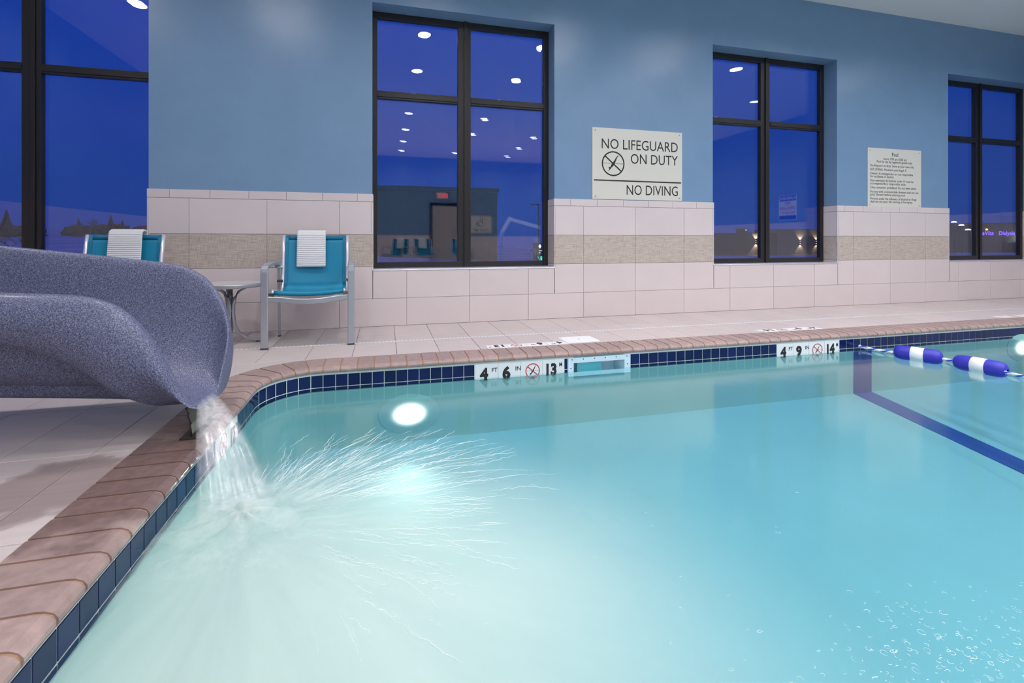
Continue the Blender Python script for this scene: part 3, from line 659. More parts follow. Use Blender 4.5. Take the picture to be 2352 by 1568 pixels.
# ------------------------------------------------------------------ patio chairs, towels
def chair_proto():
    r = empty('patio_chair')
    for s in (-1, 1):
        x = 0.305*s
        MB().sweep([(x, -0.265, 0.012), (x, -0.265, 0.575)], 0.050, 0.030, up=(0, 1, 0)).build('leg', M['silver'], r)
        MB().box(x-0.026, x+0.026, -0.281, -0.249, 0, 0.013).build('glide', M['plastic'], r)
        ap = [(x, -0.266, 0.572), (x, -0.264, 0.592), (x, -0.245, 0.608), (x, -0.20, 0.620), (x*0.99, -0.05, 0.630), (x*0.965, 0.10, 0.626), (x*0.95, 0.185, 0.612), (x*0.945, 0.215, 0.59)]
        MB().sweep(ap, 0.048, 0.024).build('armrest', M['silver'], r, False)
        MB().sweep([(x*0.945, 0.214, 0.592), (x*0.94, 0.250, 0.010)], 0.018, 0.030, up=(0, 1, 0)).build('leg', M['silver'], r)
        MB().box(x*0.94-0.011, x*0.94+0.011, 0.234, 0.266, 0, 0.011).build('glide', M['plastic'], r)
        xr = 0.256*s
        MB().sweep([(xr, -0.245, 0.412), (xr, -0.235, 0.428), (xr, -0.05, 0.404), (xr, 0.10, 0.382), (xr, 0.155, 0.392), (xr, 0.195, 0.43), (xr, 0.220, 0.56), (xr, 0.243, 0.70), (xr, 0.275, 0.855)], 0.014).build('side_rail', M['alu'], r, True)
        for yy, zz in ((0.185, 0.590), (0.18, 0.475)):
            MB().lathe([(0.001, -0.022), (0.010, -0.022), (0.010, 0.022), (0.001, 0.022)], 12, 'x', (0.272*s, yy, zz)).build('pivot', M['alu'] if zz > 0.5 else M['plastic'], r)
        MB().box(0.262*s-0.018, 0.262*s+0.018, -0.262, -0.235, 0.385, 0.415).build('clamp', M['steel'], r)
    # sling: seat and back, slightly bellied between the rails
    def sl(prof, name, m, x0=-0.246, x1=0.246, dy=0.0, bel=0.02):
        vs = []; fs = []; nx = 14
        for (y, z, b) in prof:
            for i in range(nx+1):
                u = i/nx; x = x0+(x1-x0)*u; k = 1-((x/0.246)**2)
                vs.append((x, y+b*bel*k+dy, z-(0.02 if b == 0 else 0.004)*k*0.7))
        for j in range(len(prof)-1):
            for i in range(nx): q = j*(nx+1)+i; fs.append((q, q+1, q+nx+2, q+nx+1))
        o = MB().add(vs, fs).build(name, m, r, True); md = o.modifiers.new('t', 'SOLIDIFY'); md.thickness = 0.002; md.offset = 0; return o
    back = [(0.172, 0.398, 0.6), (0.203, 0.47, 1), (0.220, 0.56, 1), (0.243, 0.70, 1), (0.258, 0.79, 1), (0.276, 0.858, 0.6)]
    sl([(-0.246, 0.400, 0), (-0.250, 0.425, 0), (-0.235, 0.434, 0), (-0.05, 0.408, 0), (0.10, 0.386, 0), (0.150, 0.396, 0), (0.182, 0.425, 0), (0.196, 0.452, 0)], 'seat', M['sling'])
    sl(back, 'backrest', M['sling'])
    for xa in (-0.246, 0.218): sl(back, 'side_hem', M['hem'], xa, xa+0.028, -0.003, 0.02)
    sl([(0.2645, 0.822, 0.8), (0.2755, 0.8585, 0.6)], 'top_hem', M['hem'], -0.22, 0.22, -0.003)
    MB().sweep([(-0.246, 0.245, 0.485), (0.246, 0.245, 0.485)], 0.016, 0.045).build('crossbar', M['steel'], r)
    MB().sweep([(-0.285, -0.262, 0.372), (-0.20, -0.262, 0.366), (-0.10, -0.264, 0.352), (0, -0.265, 0.347), (0.10, -0.264, 0.352), (0.20, -0.262, 0.366), (0.285, -0.262, 0.372)], 0.026, 0.042, up=(0, 0, 1)).build('front_rail', M['silver'], r)
    return r
def towel_mesh():
    prof = []
    for k in range(35): prof.append((-0.030, 0.585-0.865+0.275*k/34, -1))       # front fall, relative to the chair top
    for k in range(1, 7): a = PI*k/7; prof.append((0.004-0.034*math.cos(a), -0.004+0.016*math.sin(a), 0))
    for k in range(13): prof.append((0.040, -0.01-0.20*k/12, 1))
    vs = []; fs = []; nx = 12; L = len(prof)
    for j, (y, z, sd) in enumerate(prof):
        y -= 0.255*0 ; lean = 0.13*z
        rib = 0.0075*(1 if j % 2 else -1)
        for i in range(nx+1):
            x = -0.115+0.23*i/nx; w_ = 0.003*math.sin(3*x*20+j*0.3)
            vs.append((x*(1+0.012*(1 if j % 2 else -1))*(1+0.05*max(0, -z)), y+lean+(rib if sd <= 0 else -rib)*-1*(1 if sd else 0.3), z+0.0*w_+(rib*0.6 if sd == 0 else 0)))
    for j in range(L-1):
        for i in range(nx): q = j*(nx+1)+i; fs.append((q, q+1, q+nx+2, q+nx+1))
    me = MB().add(vs, fs).mesh('towel', True); me.materials.append(M['towel']); return me
TWM = towel_mesh()
def towel(x, y, rz, label, dx=-0.05, group=None):
    c, s = math.cos(rz), math.sin(rz); lx, ly = dx, 0.284
    o = link('towel', TWM, None, None, (x+c*lx-s*ly, y+s*lx+c*ly, 0.872), (0, 0, rz))
    md = o.modifiers.new('t', 'SOLIDIFY'); md.thickness = 0.016; md.offset = 1; sub(o, 1)
    return tag(o, label, 'towel', group)
proto = chair_proto()
def place(x, y, rz, label, group=None, first=[True]):
    o = proto if first[0] else copy_tree(proto)
    first[0] = False; o.location = (x, y, 0); o.rotation_euler = (0, 0, rz); return tag(o, label, 'chair', group)
place(-0.565, 4.165, 0.03, 'teal sling patio chair with silver arms beside the round table', 'patio chairs')
towel(-0.565, 4.165, 0.03, 'ribbed white towel over the chair beside the round table', -0.035, 'white towels')
place(-1.965, 4.12, -0.02, 'teal sling patio chair half hidden behind the slide', 'patio chairs')
towel(-1.965, 4.12, -0.02, 'ribbed white towel over the chair half hidden behind the slide', 0.01, 'white towels')
RC = [(0.35, -4.3, PI+0.5, 'leftmost teal chair mirrored in the window above the waterline tiles'), (1.15, -4.5, PI-0.15, 'second teal chair with towel mirrored in the window'), (2.25, -4.6, PI+0.1, 'third teal chair mirrored in the window beside the mullion')]
for x, y, rz, lb in RC:
    place(x, y, rz, lb, 'patio chairs'); towel(x, y, rz, 'white towel on the '+lb, 0.0, 'white towels')
# side table
tb = empty('side_table', (-1.185, 4.25, 0)); tag(tb, 'round silver side table with curved legs between slide and chair', 'table')
MB().lathe([(0.001, 0.474), (0.238, 0.474), (0.238, 0.470), (0.001, 0.470)], 40).build('table_top', M['tabletop'], tb)
MB().lathe([(0.238, 0.476), (0.252, 0.476), (0.255, 0.470), (0.255, 0.446), (0.248, 0.444), (0.236, 0.446), (0.238, 0.476)], 40).build('rim', M['silver'], tb, True)
for k in range(3):
    a = 2*PI*k/3-0.10; pts = []
    prof = [(0.17, 0.446), (0.115, 0.435), (0.060, 0.405), (0.030, 0.355), (0.020, 0.29), (0.020, 0.22), (0.030, 0.13), (0.060, 0.075), (0.115, 0.035), (0.17, 0.020), (0.225, 0.016)]
    pts = [(r*math.cos(a), r*math.sin(a), z) for r, z in prof]
    MB().sweep(pts, 0.046, 0.012, up=(math.cos(a)*0.5, math.sin(a)*0.5, 1)).build('leg', M['silver'], tb, True)
    MB().lathe([(0.001, 0), (0.016, 0), (0.016, 0.012), (0.001, 0.012)], 12, at=(0.205*math.cos(a), 0.205*math.sin(a), 0.0)).build('foot', M['plastic'], tb)
MB().lathe([(0.001, 0.245), (0.026, 0.245), (0.026, 0.262), (0.001, 0.262)], 16).build('collar', M['silver'], tb)
# ------------------------------------------------------------------ depth markers
def put_text(txt, size, parent, m, x, y, z=0.0005, off=0.0, align='LEFT', sxx=1.0, name='lettering', rz=0.0, **kw):
    me = text_mesh(txt, size, 0.0004, off, align, sxx, **kw); o = link(name, me, m, parent, (x, y, z), (0, 0, rz)); return o
def ring_sign(parent, x, y, R, m, z=0.0006, dv=True, wd=0.13):
    """prohibition ring with slash and diving figure; in the local xy plane"""
    b_ = MB(); n_ = 40; vs = []; fs = []
    for k in range(n_):
        a = 2*PI*k/n_
        for r in (R, R*(1-wd)): vs.append((x+r*math.cos(a), y+r*math.sin(a), z))
    for k in range(n_): q = (k+1) % n_; fs.append((2*k, 2*q, 2*q+1, 2*k+1))
    b_.add(vs, fs); a = math.radians(-40); c, s = math.cos(a), math.sin(a); h_ = R*wd*0.5; L = R*0.93
    b_.add([(x-c*L-s*h_, y-s*L+c*h_, z), (x-c*L+s*h_, y-s*L-c*h_, z), (x+c*L+s*h_, y+s*L-c*h_, z), (x+c*L-s*h_, y+s*L+c*h_, z)], [(0,1,2,3)])
    b_.build('prohibition_ring', m, parent)
    d = MB(); P_ = [(-0.42, -0.62, 0.012), (-0.20, -0.30, 0.06), (-0.02, -0.06, 0.11), (0.16, 0.22, 0.07), (0.30, 0.50, 0.045), (0.46, 0.68, 0.02)]
    vs = []; fs = []
    for i, (px, py, hw) in enumerate(P_):
        nx, ny = 0.8, -0.6; vs += [(x+(px+nx*hw)*R, y+(py+ny*hw)*R, z-0.0002), (x+(px-nx*hw)*R, y+(py-ny*hw)*R, z-0.0002)]
    for i in range(len(P_)-1): fs.append((2*i, 2*i+2, 2*i+3, 2*i+1))
    d.add(vs, fs); d.add([(x-0.34*R+0.07*R*math.cos(t), y-0.34*R+0.07*R*math.sin(t), z-0.0002) for t in [2*PI*k/10 for k in range(10)]], [tuple(range(10))])
    d.add([(x-0.86*R, y+0.02*R, z-0.0002), (x+0.86*R, y-0.01*R, z-0.0002), (x+0.86*R, y+0.02*R, z-0.0002), (x-0.86*R, y+0.05*R, z-0.0002)], [(0,1,2,3)])
    d.build('diver', M['black'], parent)
def marker(name, loc, rot, widths, h, items, label, yo=0.0, ts=1.0, tile=0.003, group='depth markers'):
    r = empty(name, loc); r.rotation_euler = rot; tag(r, label, 'depth marker', group)
    x = 0
    for w_ in widths: link('tile', mslab(M['white'], w_-0.003, h, 0.006, 0.001), None, r, (x+w_/2, yo, 0)); x += w_
    for it in items:
        if it[0] == 'ring': ring_sign(r, it[1], it[2], it[3], M['red'])
        else: put_text(it[0], it[3], r, M['black'], it[1], it[2], off=it[4], sxx=it[5])
    return r
WW = 0.165
def wall_items(d, inch, mm):
    t0 = -0.106; f = 0.110
    return [(d, 0.040, t0, f, 0.006, 0.95), ('FT', 0.118, -0.058, 0.042, 0.0005, 0.95), (inch, 0.198, t0, f, 0.006, 1.0), ('IN', 0.290, -0.058, 0.042, 0.0005, 1.0),
            ('ring', 0.420, -0.070, 0.054), (mm[0], 0.508, t0, f, 0.005, 0.85), (mm[1], 0.556, t0, f, 0.006, 0.85), ('M', 0.620, -0.052, 0.042, 0.0005, 0.75)]
marker('depth_marker', (0.603, PY1-0.0005, -0.051), WALLROT, [WW]*4, 0.105, wall_items('4', '6', '13'), 'white tiles reading 4 FT 6 IN at the waterline beside the skimmer', yo=-0.0525)
marker('depth_marker', (3.146, PY1-0.0005, -0.051), WALLROT, [WW]*4, 0.105, wall_items('4', '9', '14'), 'white tiles reading 4 FT 9 IN at the waterline near the rope', yo=-0.0525)
marker('depth_marker', (PX0+0.0005, 2.302, -0.051), (PI/2, 0, PI/2), [0.157]*2, 0.105, [('ring', 0.10, -0.058, 0.052), ('1', 0.190, -0.108, 0.110, 0.005, 0.8), ('2', 0.232, -0.108, 0.110, 0.005, 0.8), ('M', 0.290, -0.050, 0.03, 0.0, 0.7)],
       'white depth tiles with red ring behind the slide stream', yo=-0.0525)
def deck_items(d, inch, mm):
    return [(d, 0.025, 0.010, 0.095, 0.004, 0.95), ('FT', 0.090, 0.052, 0.040, 0, 0.9), (inch, 0.190, 0.010, 0.095, 0.004, 0.95), ('IN', 0.255, 0.052, 0.040, 0, 0.9), ('ring', 0.405, 0.053, 0.044), (mm[0], 0.490, 0.010, 0.095, 0.004, 0.9), (mm[1], 0.540, 0.010, 0.095, 0.004, 0.9), ('M', 0.605, 0.055, 0.030, 0, 0.9)]
for x1, nums, lb in ((1.387, ('4', '6', '13'), 'white deck tiles marked 4 FT 6 IN next to the white square lid'), (3.885, ('4', '9', '14'), 'white deck tiles marked 4 FT 9 IN on the far deck'), (6.92, None, 'white deck tiles at the right edge of the picture')):
    marker('deck_marker', (x1, 3.590, 0.003), (0, 0, PI), [0.16]*4, 0.106, deck_items(*nums) if nums else [('ring', 0.405, 0.053, 0.044)], lb, yo=0.053)
# ------------------------------------------------------------------ skimmer and its lid
sk = empty('skimmer', (1.293, PY1, -0.048)); tag(sk, 'pale plastic skimmer mouth set in the waterline tile', 'skimmer')
X1 = 0.502; ha, hb, hz0, hz1 = SK[0]-1.293, SK[1]-1.293, SK[2]+0.048, SK[3]+0.048
f_ = MB().box(0, X1, -0.006, 0.003, hz1, 0).box(0, X1, -0.006, 0.003, -0.135, hz0).box(0, ha, -0.006, 0.003, hz0, hz1).box(hb, X1, -0.006, 0.003, hz0, hz1)
f_.build('faceplate', M['skimmer'], sk)
t_ = MB().add([(ha, 0.003, hz0), (hb, 0.003, hz0), (hb, 0.003, hz1), (ha, 0.003, hz1), (ha+0.03, 0.11, hz0-0.03), (hb-0.03, 0.11, hz0-0.03), (hb-0.03, 0.11, hz1), (ha+0.03, 0.11, hz1)], [(0,1,5,4), (1,2,6,5), (2,3,7,6), (3,0,4,7), (4,5,6,7)])
t_.build('throat', M['skimmer'], sk)
MB().box(ha+0.05, hb-0.16, 0.05, 0.058, hz0-0.02, hz1-0.012).build('weir_flap', M['flap'], sk)
for xx, zz in [(0.03+0.0884*i, -0.012) for i in range(6)] + [(0.02, -0.075), (X1-0.025, -0.070)]:
    MB().lathe([(0.001, -0.0015), (0.0045, -0.0015), (0.005, 0.0)], 10, 'y', (xx, -0.006, zz)).build('screw', M['steel'], sk)
ld_ = empty('access_cover', (1.54, 3.635, 0)); tag(ld_, 'white square access lid set in the deck above the skimmer', 'cover')
link('plate', mslab(M['whiteplastic'], 0.282, 0.216, 0.008, 0.002), None, ld_, (0, 0, 0.0025))
MB().lathe([(0.001, 0.0035), (0.008, 0.0035), (0.009, 0.0025)], 12).build('finger_hole', M['steel'], ld_)
for sx_ in (-1, 1):
    for sy_ in (-1, 1): MB().lathe([(0.001, 0.0032), (0.004, 0.0032), (0.0045, 0.0024)], 8, at=(0.12*sx_, 0.09*sy_, 0)).build('screw', M['steel'], ld_)
# ------------------------------------------------------------------ rope and floats
RP = [Vector(p) for p in ((4.03, 3.243, -0.118), (4.08, 3.15, -0.128), (4.15, 3.02, -0.130), (4.235, 2.88, -0.126), (4.27, 2.72, -0.126), (4.275, 2.50, -0.128), (4.27, 2.28, -0.130), (4.25, 1.9, -0.135), (4.24, 1.2, -0.138))]
def catm(P_, n_):
    out = []; m_ = len(P_)
    for i in range(m_-1):
        p0, p1, p2, p3 = P_[max(i-1, 0)], P_[i], P_[i+1], P_[min(i+2, m_-1)]
        for k in range(n_):
            t = k/n_; out.append(0.5*((2*p1)+(p2-p0)*t+(2*p0-5*p1+4*p2-p3)*t*t+(3*p1-p0-3*p2+p3)*t**3))
    return out+[P_[-1]]
cpts = catm(RP, 24); rope = empty('safety_rope', RP[0]); tag(rope, 'blue and white twisted rope stretched across the pool', 'rope')
acc = 0; fr_ = []
for i, p in enumerate(cpts):
    if i: acc += (p-cpts[i-1]).length
    d = (cpts[min(i+1, len(cpts)-1)]-cpts[max(i-1, 0)]).normalized(); u = Vector((0, 0, 1)); u = (u-d*u.dot(d)).normalized(); fr_.append((p, d.cross(u), u, acc))
for k in range(3):
    pts = [p-RP[0]+(r_*math.cos(s_*2*PI/0.085+2*PI*k/3)+u_*math.sin(s_*2*PI/0.085+2*PI*k/3))*0.0062 for p, r_, u_, s_ in fr_]
    MB().sweep(pts, 0.0066, n=6).build('strand', M['ropeblue'] if k == 0 else M['ropewhite'], rope, True)
MB().lathe([(0.001, -0.022), (0.006, -0.02), (0.012, -0.006), (0.016, 0.0)], 12, 'y', (0, 0.006, 0.0)).build('wall_anchor', mat('brass cup', (0.62, 0.58, 0.48), 0.35, 0.3), rope)
MB().sweep([(0.002, -0.02, 0), (0.014, -0.045, 0.004), (0.03, -0.06, -0.004), (0.022, -0.04, -0.012)], 0.003, n=6).build('hook', M['steel'], rope, True)
def lane_float(c, d, label):
    r = empty('rope_float', c); r.rotation_euler = Vector(d).to_track_quat('X', 'Z').to_euler(); tag(r, label, 'float', 'rope floats')
    L, R = 0.155, 0.058
    capp = [(0.012, -L), (0.030, -L+0.002), (0.045, -L+0.012), (0.054, -L+0.030), (R, -L+0.055), (R, -0.042)]
    MB().lathe(capp, 28, 'x').build('end_cap', M['floatblue'], r, True)
    MB().lathe([(a, -b) for a, b in reversed(capp)], 28, 'x').build('end_cap', M['floatblue'], r, True)
    MB().lathe([(R, -0.042), (R+0.001, -0.041), (R+0.001, 0.041), (R, 0.042)], 28, 'x').build('band', M['floatwhite'], r, True)
lane_float((4.215, 2.905, -0.122), (0.40, -0.92, 0.0), 'blue and white rope float nearer the far pool wall')
lane_float((4.285, 2.525, -0.122), (0.12, -0.99, 0.0), 'blue and white rope float nearer the camera')
# ------------------------------------------------------------------ signs
s1 = empty('lifeguard_sign', (2.137, PY-0.0005, 1.256)); s1.rotation_euler = WALLROT; tag(s1, 'cream board reading NO LIFEGUARD ON DUTY, NO DIVING', 'sign')
bevel(MB().box(0, 1.096, 0, 0.767, -0.0, 0.006).build('board', M['signboard'], s1), 0.0015)
def rtext(txt, xr, y, size, width, parent, z=0.0065, off=0.0, name='lettering'):
    me = text_mesh(txt, size, 0.0003, off, 'LEFT'); xs_ = [v.co.x for v in me.vertices]; a, b = min(xs_), max(xs_); k = width/(b-a)
    for v in me.vertices: v.co.x = (v.co.x-a)*k
    return link(name, me, M['black'], parent, (xr-width, y, z))
rtext('NO LIFEGUARD', 1.040, 0.545, 0.155, 0.930, s1); rtext('ON DUTY', 1.040, 0.395, 0.155, 0.585, s1); rtext('NO DIVING', 1.040, 0.055, 0.155, 0.635, s1)
MB().box(0.018, 1.082, 0.196, 0.210, 0.006, 0.0068).build('rule', M['black'], s1)
ring_sign(s1, 0.245, 0.385, 0.135, M['black'], 0.0068, wd=0.11)
for x, y in ((0.035, 0.735), (1.06, 0.735), (0.035, 0.03), (1.06, 0.03)): MB().lathe([(0.001, 0.0085), (0.005, 0.008), (0.006, 0.006)], 10, at=(x, y, 0)).build('screw', M['steel'], s1)
s2 = empty('rules_sign', (5.935, PY-0.0005, 1.240)); s2.rotation_euler = WALLROT; tag(s2, 'cream board listing pool hours and rules', 'sign')
bevel(MB().box(0, 0.912, 0, 0.758, 0, 0.006).build('board', M['signboard'], s2), 0.0015)
def ctext(txt, xc, y, width, size, parent):
    o = rtext(txt, xc+width/2, y, size, width, parent); return o
ctext('Pool', 0.458, 0.660, 0.105, 0.072, s2); ctext('hours: 7:00 am-10:00 pm', 0.458, 0.610, 0.395, 0.044, s2); ctext('Pool for use by registered guests only.', 0.452, 0.572, 0.605, 0.044, s2)
RL = [('No lifeguard on duty. Swim at your own risk.', 0.745, 0.520), ('NO DIVING. Maximum pool depth 5\'.', 0.620, 0.470), ('Owners & management are not responsible', 0.725, 0.418), ('for accidents or injuries.', 0.400, 0.380), ('Non-swimmers & children under 14 must be', 0.735, 0.328),
      ('accompanied by a responsible adult.', 0.605, 0.290), ('Glass containers prohibited. Do not swim alone.', 0.785, 0.240), ('Persons with communicable diseases shall not use', 0.820, 0.186), ('pool. Shower before entering pool.', 0.590, 0.148), ('Persons under the influence of alcohol or drugs', 0.785, 0.096), ('shall not use pool. No running or horseplay.', 0.720, 0.058)]
for txt, wdt, y in RL: rtext(txt, 0.042+wdt, y, 0.044, wdt, s2)
for x, y in ((0.035, 0.725), (0.875, 0.725), (0.035, 0.03), (0.875, 0.03)): MB().lathe([(0.001, 0.0085), (0.005, 0.008), (0.006, 0.006)], 10, at=(x, y, 0)).build('screw', M['steel'], s2)
# ------------------------------------------------------------------ ceiling downlights
lens = emat('downlight lens', (1.0, 0.95, 0.92), 18.0)
def can(x, y):
    r = empty('ceiling_downlight', (x, y, ZC)); tag(r, 'round recessed ceiling downlight, seen only as a window reflection', 'downlight', 'ceiling downlights')
    link('trim_ring', CANR, None, r); link('lens', CANL, None, r)
    lo = bpy.data.objects.new('lamp', CLD); C.objects.link(lo); lo.parent = r; lo.location = (0, 0, -0.012)
CANR = MB().lathe([(0.085, 0.0), (0.085, -0.006), (0.115, -0.006), (0.12, 0.0)], 20).mesh('trim'); CANR.materials.append(M['ceil'])
CANL = MB().lathe([(0.001, -0.003), (0.085, -0.003)], 20).mesh('lens'); CANL.materials.append(lens)
CLD = bpy.data.lights.new('downlight', 'AREA'); CLD.shape = 'DISK'; CLD.size = 0.16; CLD.energy = CAN_POWER; CLD.color = (1.0, 0.94, 0.97); CLD.spread = math.radians(150)
for x in (-2.95, -1.2, 0.55, 2.30, 4.05, 5.8, 7.55):
    for y in (2.95, 1.45, 0.10, -1.40, -3.05, -4.60, -6.1):
        if y > 2 or x > 0 or y < -2: can(x, y)
# ------------------------------------------------------------------ things the windows mirror
dr1 = empty('door_1', (2.1, YB+0.002, 0)); tag(dr1, 'beige door in a dark frame below the exit sign, mirrored in the window', 'door', kind='structure')
MB().box(-0.45, 0.45, 0.012, 0.05, 0.0, 2.05).build('leaf', M['door'], dr1)
for x in (-0.53, 0.45): MB().box(x, x+0.08, 0.012, 0.07, 0, 2.13).build('door_frame', M['frame'], dr1)
MB().box(-0.53, 0.53, 0.012, 0.07, 2.05, 2.15).build('door_frame', M['frame'], dr1)
MB().sweep([(0.36, 0.05, 1.0), (0.36, 0.09, 1.0), (0.25, 0.09, 1.0)], 0.01).build('door_handle', M['steel'], dr1)
ex = empty('exit_sign', (2.0, YB+0.002, 2.30)); ex.rotation_euler = (PI/2, 0, PI); tag(ex, 'lit red EXIT sign above the door', 'sign')
MB().box(-0.18, 0.18, 0, 0.22, 0, 0.05).build('housing', M['whiteplastic'], ex)
me = text_mesh('EXIT', 0.18, 0.001, 0.006, 'CENTER'); link('lettering', me, emat('exit red', (1.0, 0.03, 0.02), 5.0), ex, (0, 0.045, 0.051))
pl = empty('pool_lift_sign', (3.35, YB+0.014, 1.12)); pl.rotation_euler = (PI/2, 0, PI); tag(pl, 'cream board with wheelchair symbol reading Pool Lift', 'sign')
MB().box(-0.40, 0.40, 0, 0.62, 0, 0.006).build('board', M['signboard'], pl)
link('lettering', text_mesh('Pool Lift', 0.16, 0.0004, 0, 'CENTER'), M['black'], pl, (0, 0.06, 0.0065))
wc = MB(); wc.sweep([(0.0+0.10*math.cos(t), 0.33+0.10*math.sin(t), 0.008) for t in [2.2+k*0.42 for k in range(11)]], 0.010, n=6)
wc.sweep([(-0.02, 0.52, 0.008), (-0.02, 0.40, 0.008), (0.09, 0.40, 0.008), (0.14, 0.27, 0.008), (0.18, 0.28, 0.008)], 0.012, n=6); wc.lathe([(0.001, 0.008), (0.026, 0.008)], 12, at=(-0.02, 0.55, 0)); wc.sweep([(-0.02, 0.46, 0.008), (0.06, 0.46, 0.008)], 0.010, n=6)
wc.build('wheelchair_symbol', M['black'], pl)
lf = empty('pool_lift', (3.0, -2.6, 0)); tag(lf, 'white pool lift with jointed arm, mirrored in the window', 'pool lift')
bevel(MB().box(-0.25, 0.25, -0.3, 0.3, 0.0, 0.28).build('base', M['whiteplastic'], lf), 0.03)
for yy in (-0.06, 0.06): MB().sweep([(0, yy, 0.28), (0, yy, 1.0), (0.25, yy, 1.45)], 0.03).build('mast', M['whiteplastic'], lf, True)
MB().sweep([(0.2, 0, 1.42), (1.15, 0.2, 1.15)], 0.06, 0.09).build('boom', M['whiteplastic'], lf); MB().sweep([(1.12, 0.2, 1.15), (1.12, 0.2, 0.6)], 0.025).build('seat_hanger', M['whiteplastic'], lf)
MB().box(0.92, 1.32, 0.0, 0.4, 0.45, 0.50).build('seat', M['whiteplastic'], lf); MB().box(0.90, 0.94, 0.0, 0.4, 0.50, 0.90).build('backrest', M['whiteplastic'], lf)
MB().sweep([(-0.25, 0.1, 0.2), (-0.42, 0.1, 0.45), (-0.40, 0.1, 0.75)], 0.022).build('handle', M['whiteplastic'], lf, True)
ws = empty('warning_sign', (XR-0.002, 0.45, 1.32)); ws.rotation_euler = (PI/2, 0, -PI/2); tag(ws, 'white and blue WARNING NO LIFEGUARD ON DUTY sign, mirrored in a window', 'sign')
MB().box(-0.26, 0.26, 0, 0.60, 0, 0.004).build('board', M['white'], ws)
for z0_, z1_ in ((0.455, 0.59), (0.01, 0.11)): MB().box(-0.25, 0.25, z0_, z1_, 0.004, 0.0045).build('band', mat('sign blue', (0.02, 0.04, 0.35)), ws)
for txt, y, m_, sz in (('WARNING', 0.485, M['white'], 0.11), ('NO', 0.365, M['red'], 0.10), ('LIFEGUARD', 0.250, M['red'], 0.095), ('ON DUTY', 0.140, M['red'], 0.10)): link('lettering', text_mesh(txt, sz, 0.0004, 0.002, 'CENTER'), m_, ws, (0, y, 0.005))
# ------------------------------------------------------------------ outside at dusk
def gz(x, y):
    k = x/max(y, 1.0); sl_ = 0.026 if k < -0.3 else (-0.024 if k > 0.5 else 0.026-0.05*(k+0.3)/0.8)
    return -0.40+(y-5)*sl_
gm = MB(); xs_ = [-220+20*i for i in range(33)]; ys_ = [5.2, 8, 12, 18, 26, 36, 50, 70, 95, 130, 180, 260]; vs = []
for y in ys_:
    for x in xs_: vs.append((x*y/180, y, gz(x*y/180, y)))
nx = len(xs_)
gm.add(vs, [(j*nx+i, j*nx+i+1, (j+1)*nx+i+1, (j+1)*nx+i) for j in range(len(ys_)-1) for i in range(nx-1)])
tag(gm.build('snow_ground', M['snow'], None, True), 'snow covered ground outside the windows', 'snow', kind='structure')
def conifer(x, y, h, label):
    z = gz(x, y)-0.2; r = empty('conifer', (x, y, z)); tag(r, label, 'tree', 'trees beyond the snow')
    MB().sweep([(0, 0, 0), (0, 0, h*0.9)], [h*0.03, h*0.005], n=6).build('trunk', M['bark'], r)
    b_ = MB(); L = 9; n_ = 14
    for k in range(L):
        z0 = h*(0.06+0.88*k/L); z1 = z0+h*0.20; R = h*0.27*(1-k/L)+h*0.02; c = len(b_.v); b_.v.append((0, 0, min(z1, h)))
        for j in range(n_):
            a = 2*PI*(j+0.5*(k % 2))/n_; rr = R*random.uniform(0.72, 1.12); b_.v.append((rr*math.cos(a), rr*math.sin(a), z0-random.uniform(0, 0.03)*h))
        for j in range(n_): b_.f.append((c, c+1+j, c+1+(j+1) % n_))
    b_.build('foliage', M['tree'], r)
def bare_tree(x, y, h, label, spread=1.0):
    z = gz(x, y)-0.2; r = empty('bare_tree', (x, y, z)); tag(r, label, 'tree', 'trees beyond the snow'); b_ = MB()
    def grow(p, d, L, rad, dep):
        q = p+d*L; b_.sweep([p, (p+q)/2+Vector((random.uniform(-1, 1), random.uniform(-1, 1), 0))*L*0.05, q], [rad, rad*0.85, rad*0.65], n=4, cap=False)
        if dep:
            for _ in range(3 if dep > 1 else 4):
                nd = (d+Vector((random.uniform(-1, 1)*spread, random.uniform(-1, 1)*spread, random.uniform(-0.1, 0.5)))*0.75).normalized(); grow(q, nd, L*random.uniform(0.6, 0.8), rad*0.6, dep-1)
    grow(Vector((0, 0, 0)), Vector((0, 0, 1)), h*0.26, h*0.03, 1 if h < 1.5 else 4)
    b_.build('branches', M['bark'], r)
def bush(x, y, w_, h, label):
    z = gz(x, y)-0.3; b_ = MB(); n_ = 18; m_ = 7; vs = []; fs = []
    for j in range(m_+1):
        t = PI/2*j/m_
        for k in range(n_): a = 2*PI*k/n_; q = random.uniform(0.82, 1.12); vs.append((w_*0.5*math.cos(t*0.96)*math.cos(a)*q, w_*0.35*math.cos(t*0.96)*math.sin(a)*q, h*(1-(1-math.sin(t))**2)*(0.5+0.5*q)))
    for j in range(m_):
        for k in range(n_): fs.append((j*n_+k, j*n_+(k+1) % n_, (j+1)*n_+(k+1) % n_, (j+1)*n_+k))
    tag(b_.add(vs, fs).build('hedge', M['tree'], None, False, (x, y, z)), label, 'hedge', 'trees beyond the snow')
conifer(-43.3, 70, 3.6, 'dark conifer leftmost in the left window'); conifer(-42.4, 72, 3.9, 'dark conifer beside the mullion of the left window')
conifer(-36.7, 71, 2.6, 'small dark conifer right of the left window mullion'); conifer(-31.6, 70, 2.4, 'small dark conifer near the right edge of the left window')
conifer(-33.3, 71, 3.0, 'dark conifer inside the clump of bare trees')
for x, h, lb in ((-35.2, 2.8, 'bare tree at the left of the clump in the left window'), (-34.2, 3.3, 'tallest bare tree of the clump in the left window'), (-33.0, 2.7, 'bare tree at the right of the clump in the left window')): bare_tree(x, 70+(x+34.2)*1.6, h, lb, 1.1)
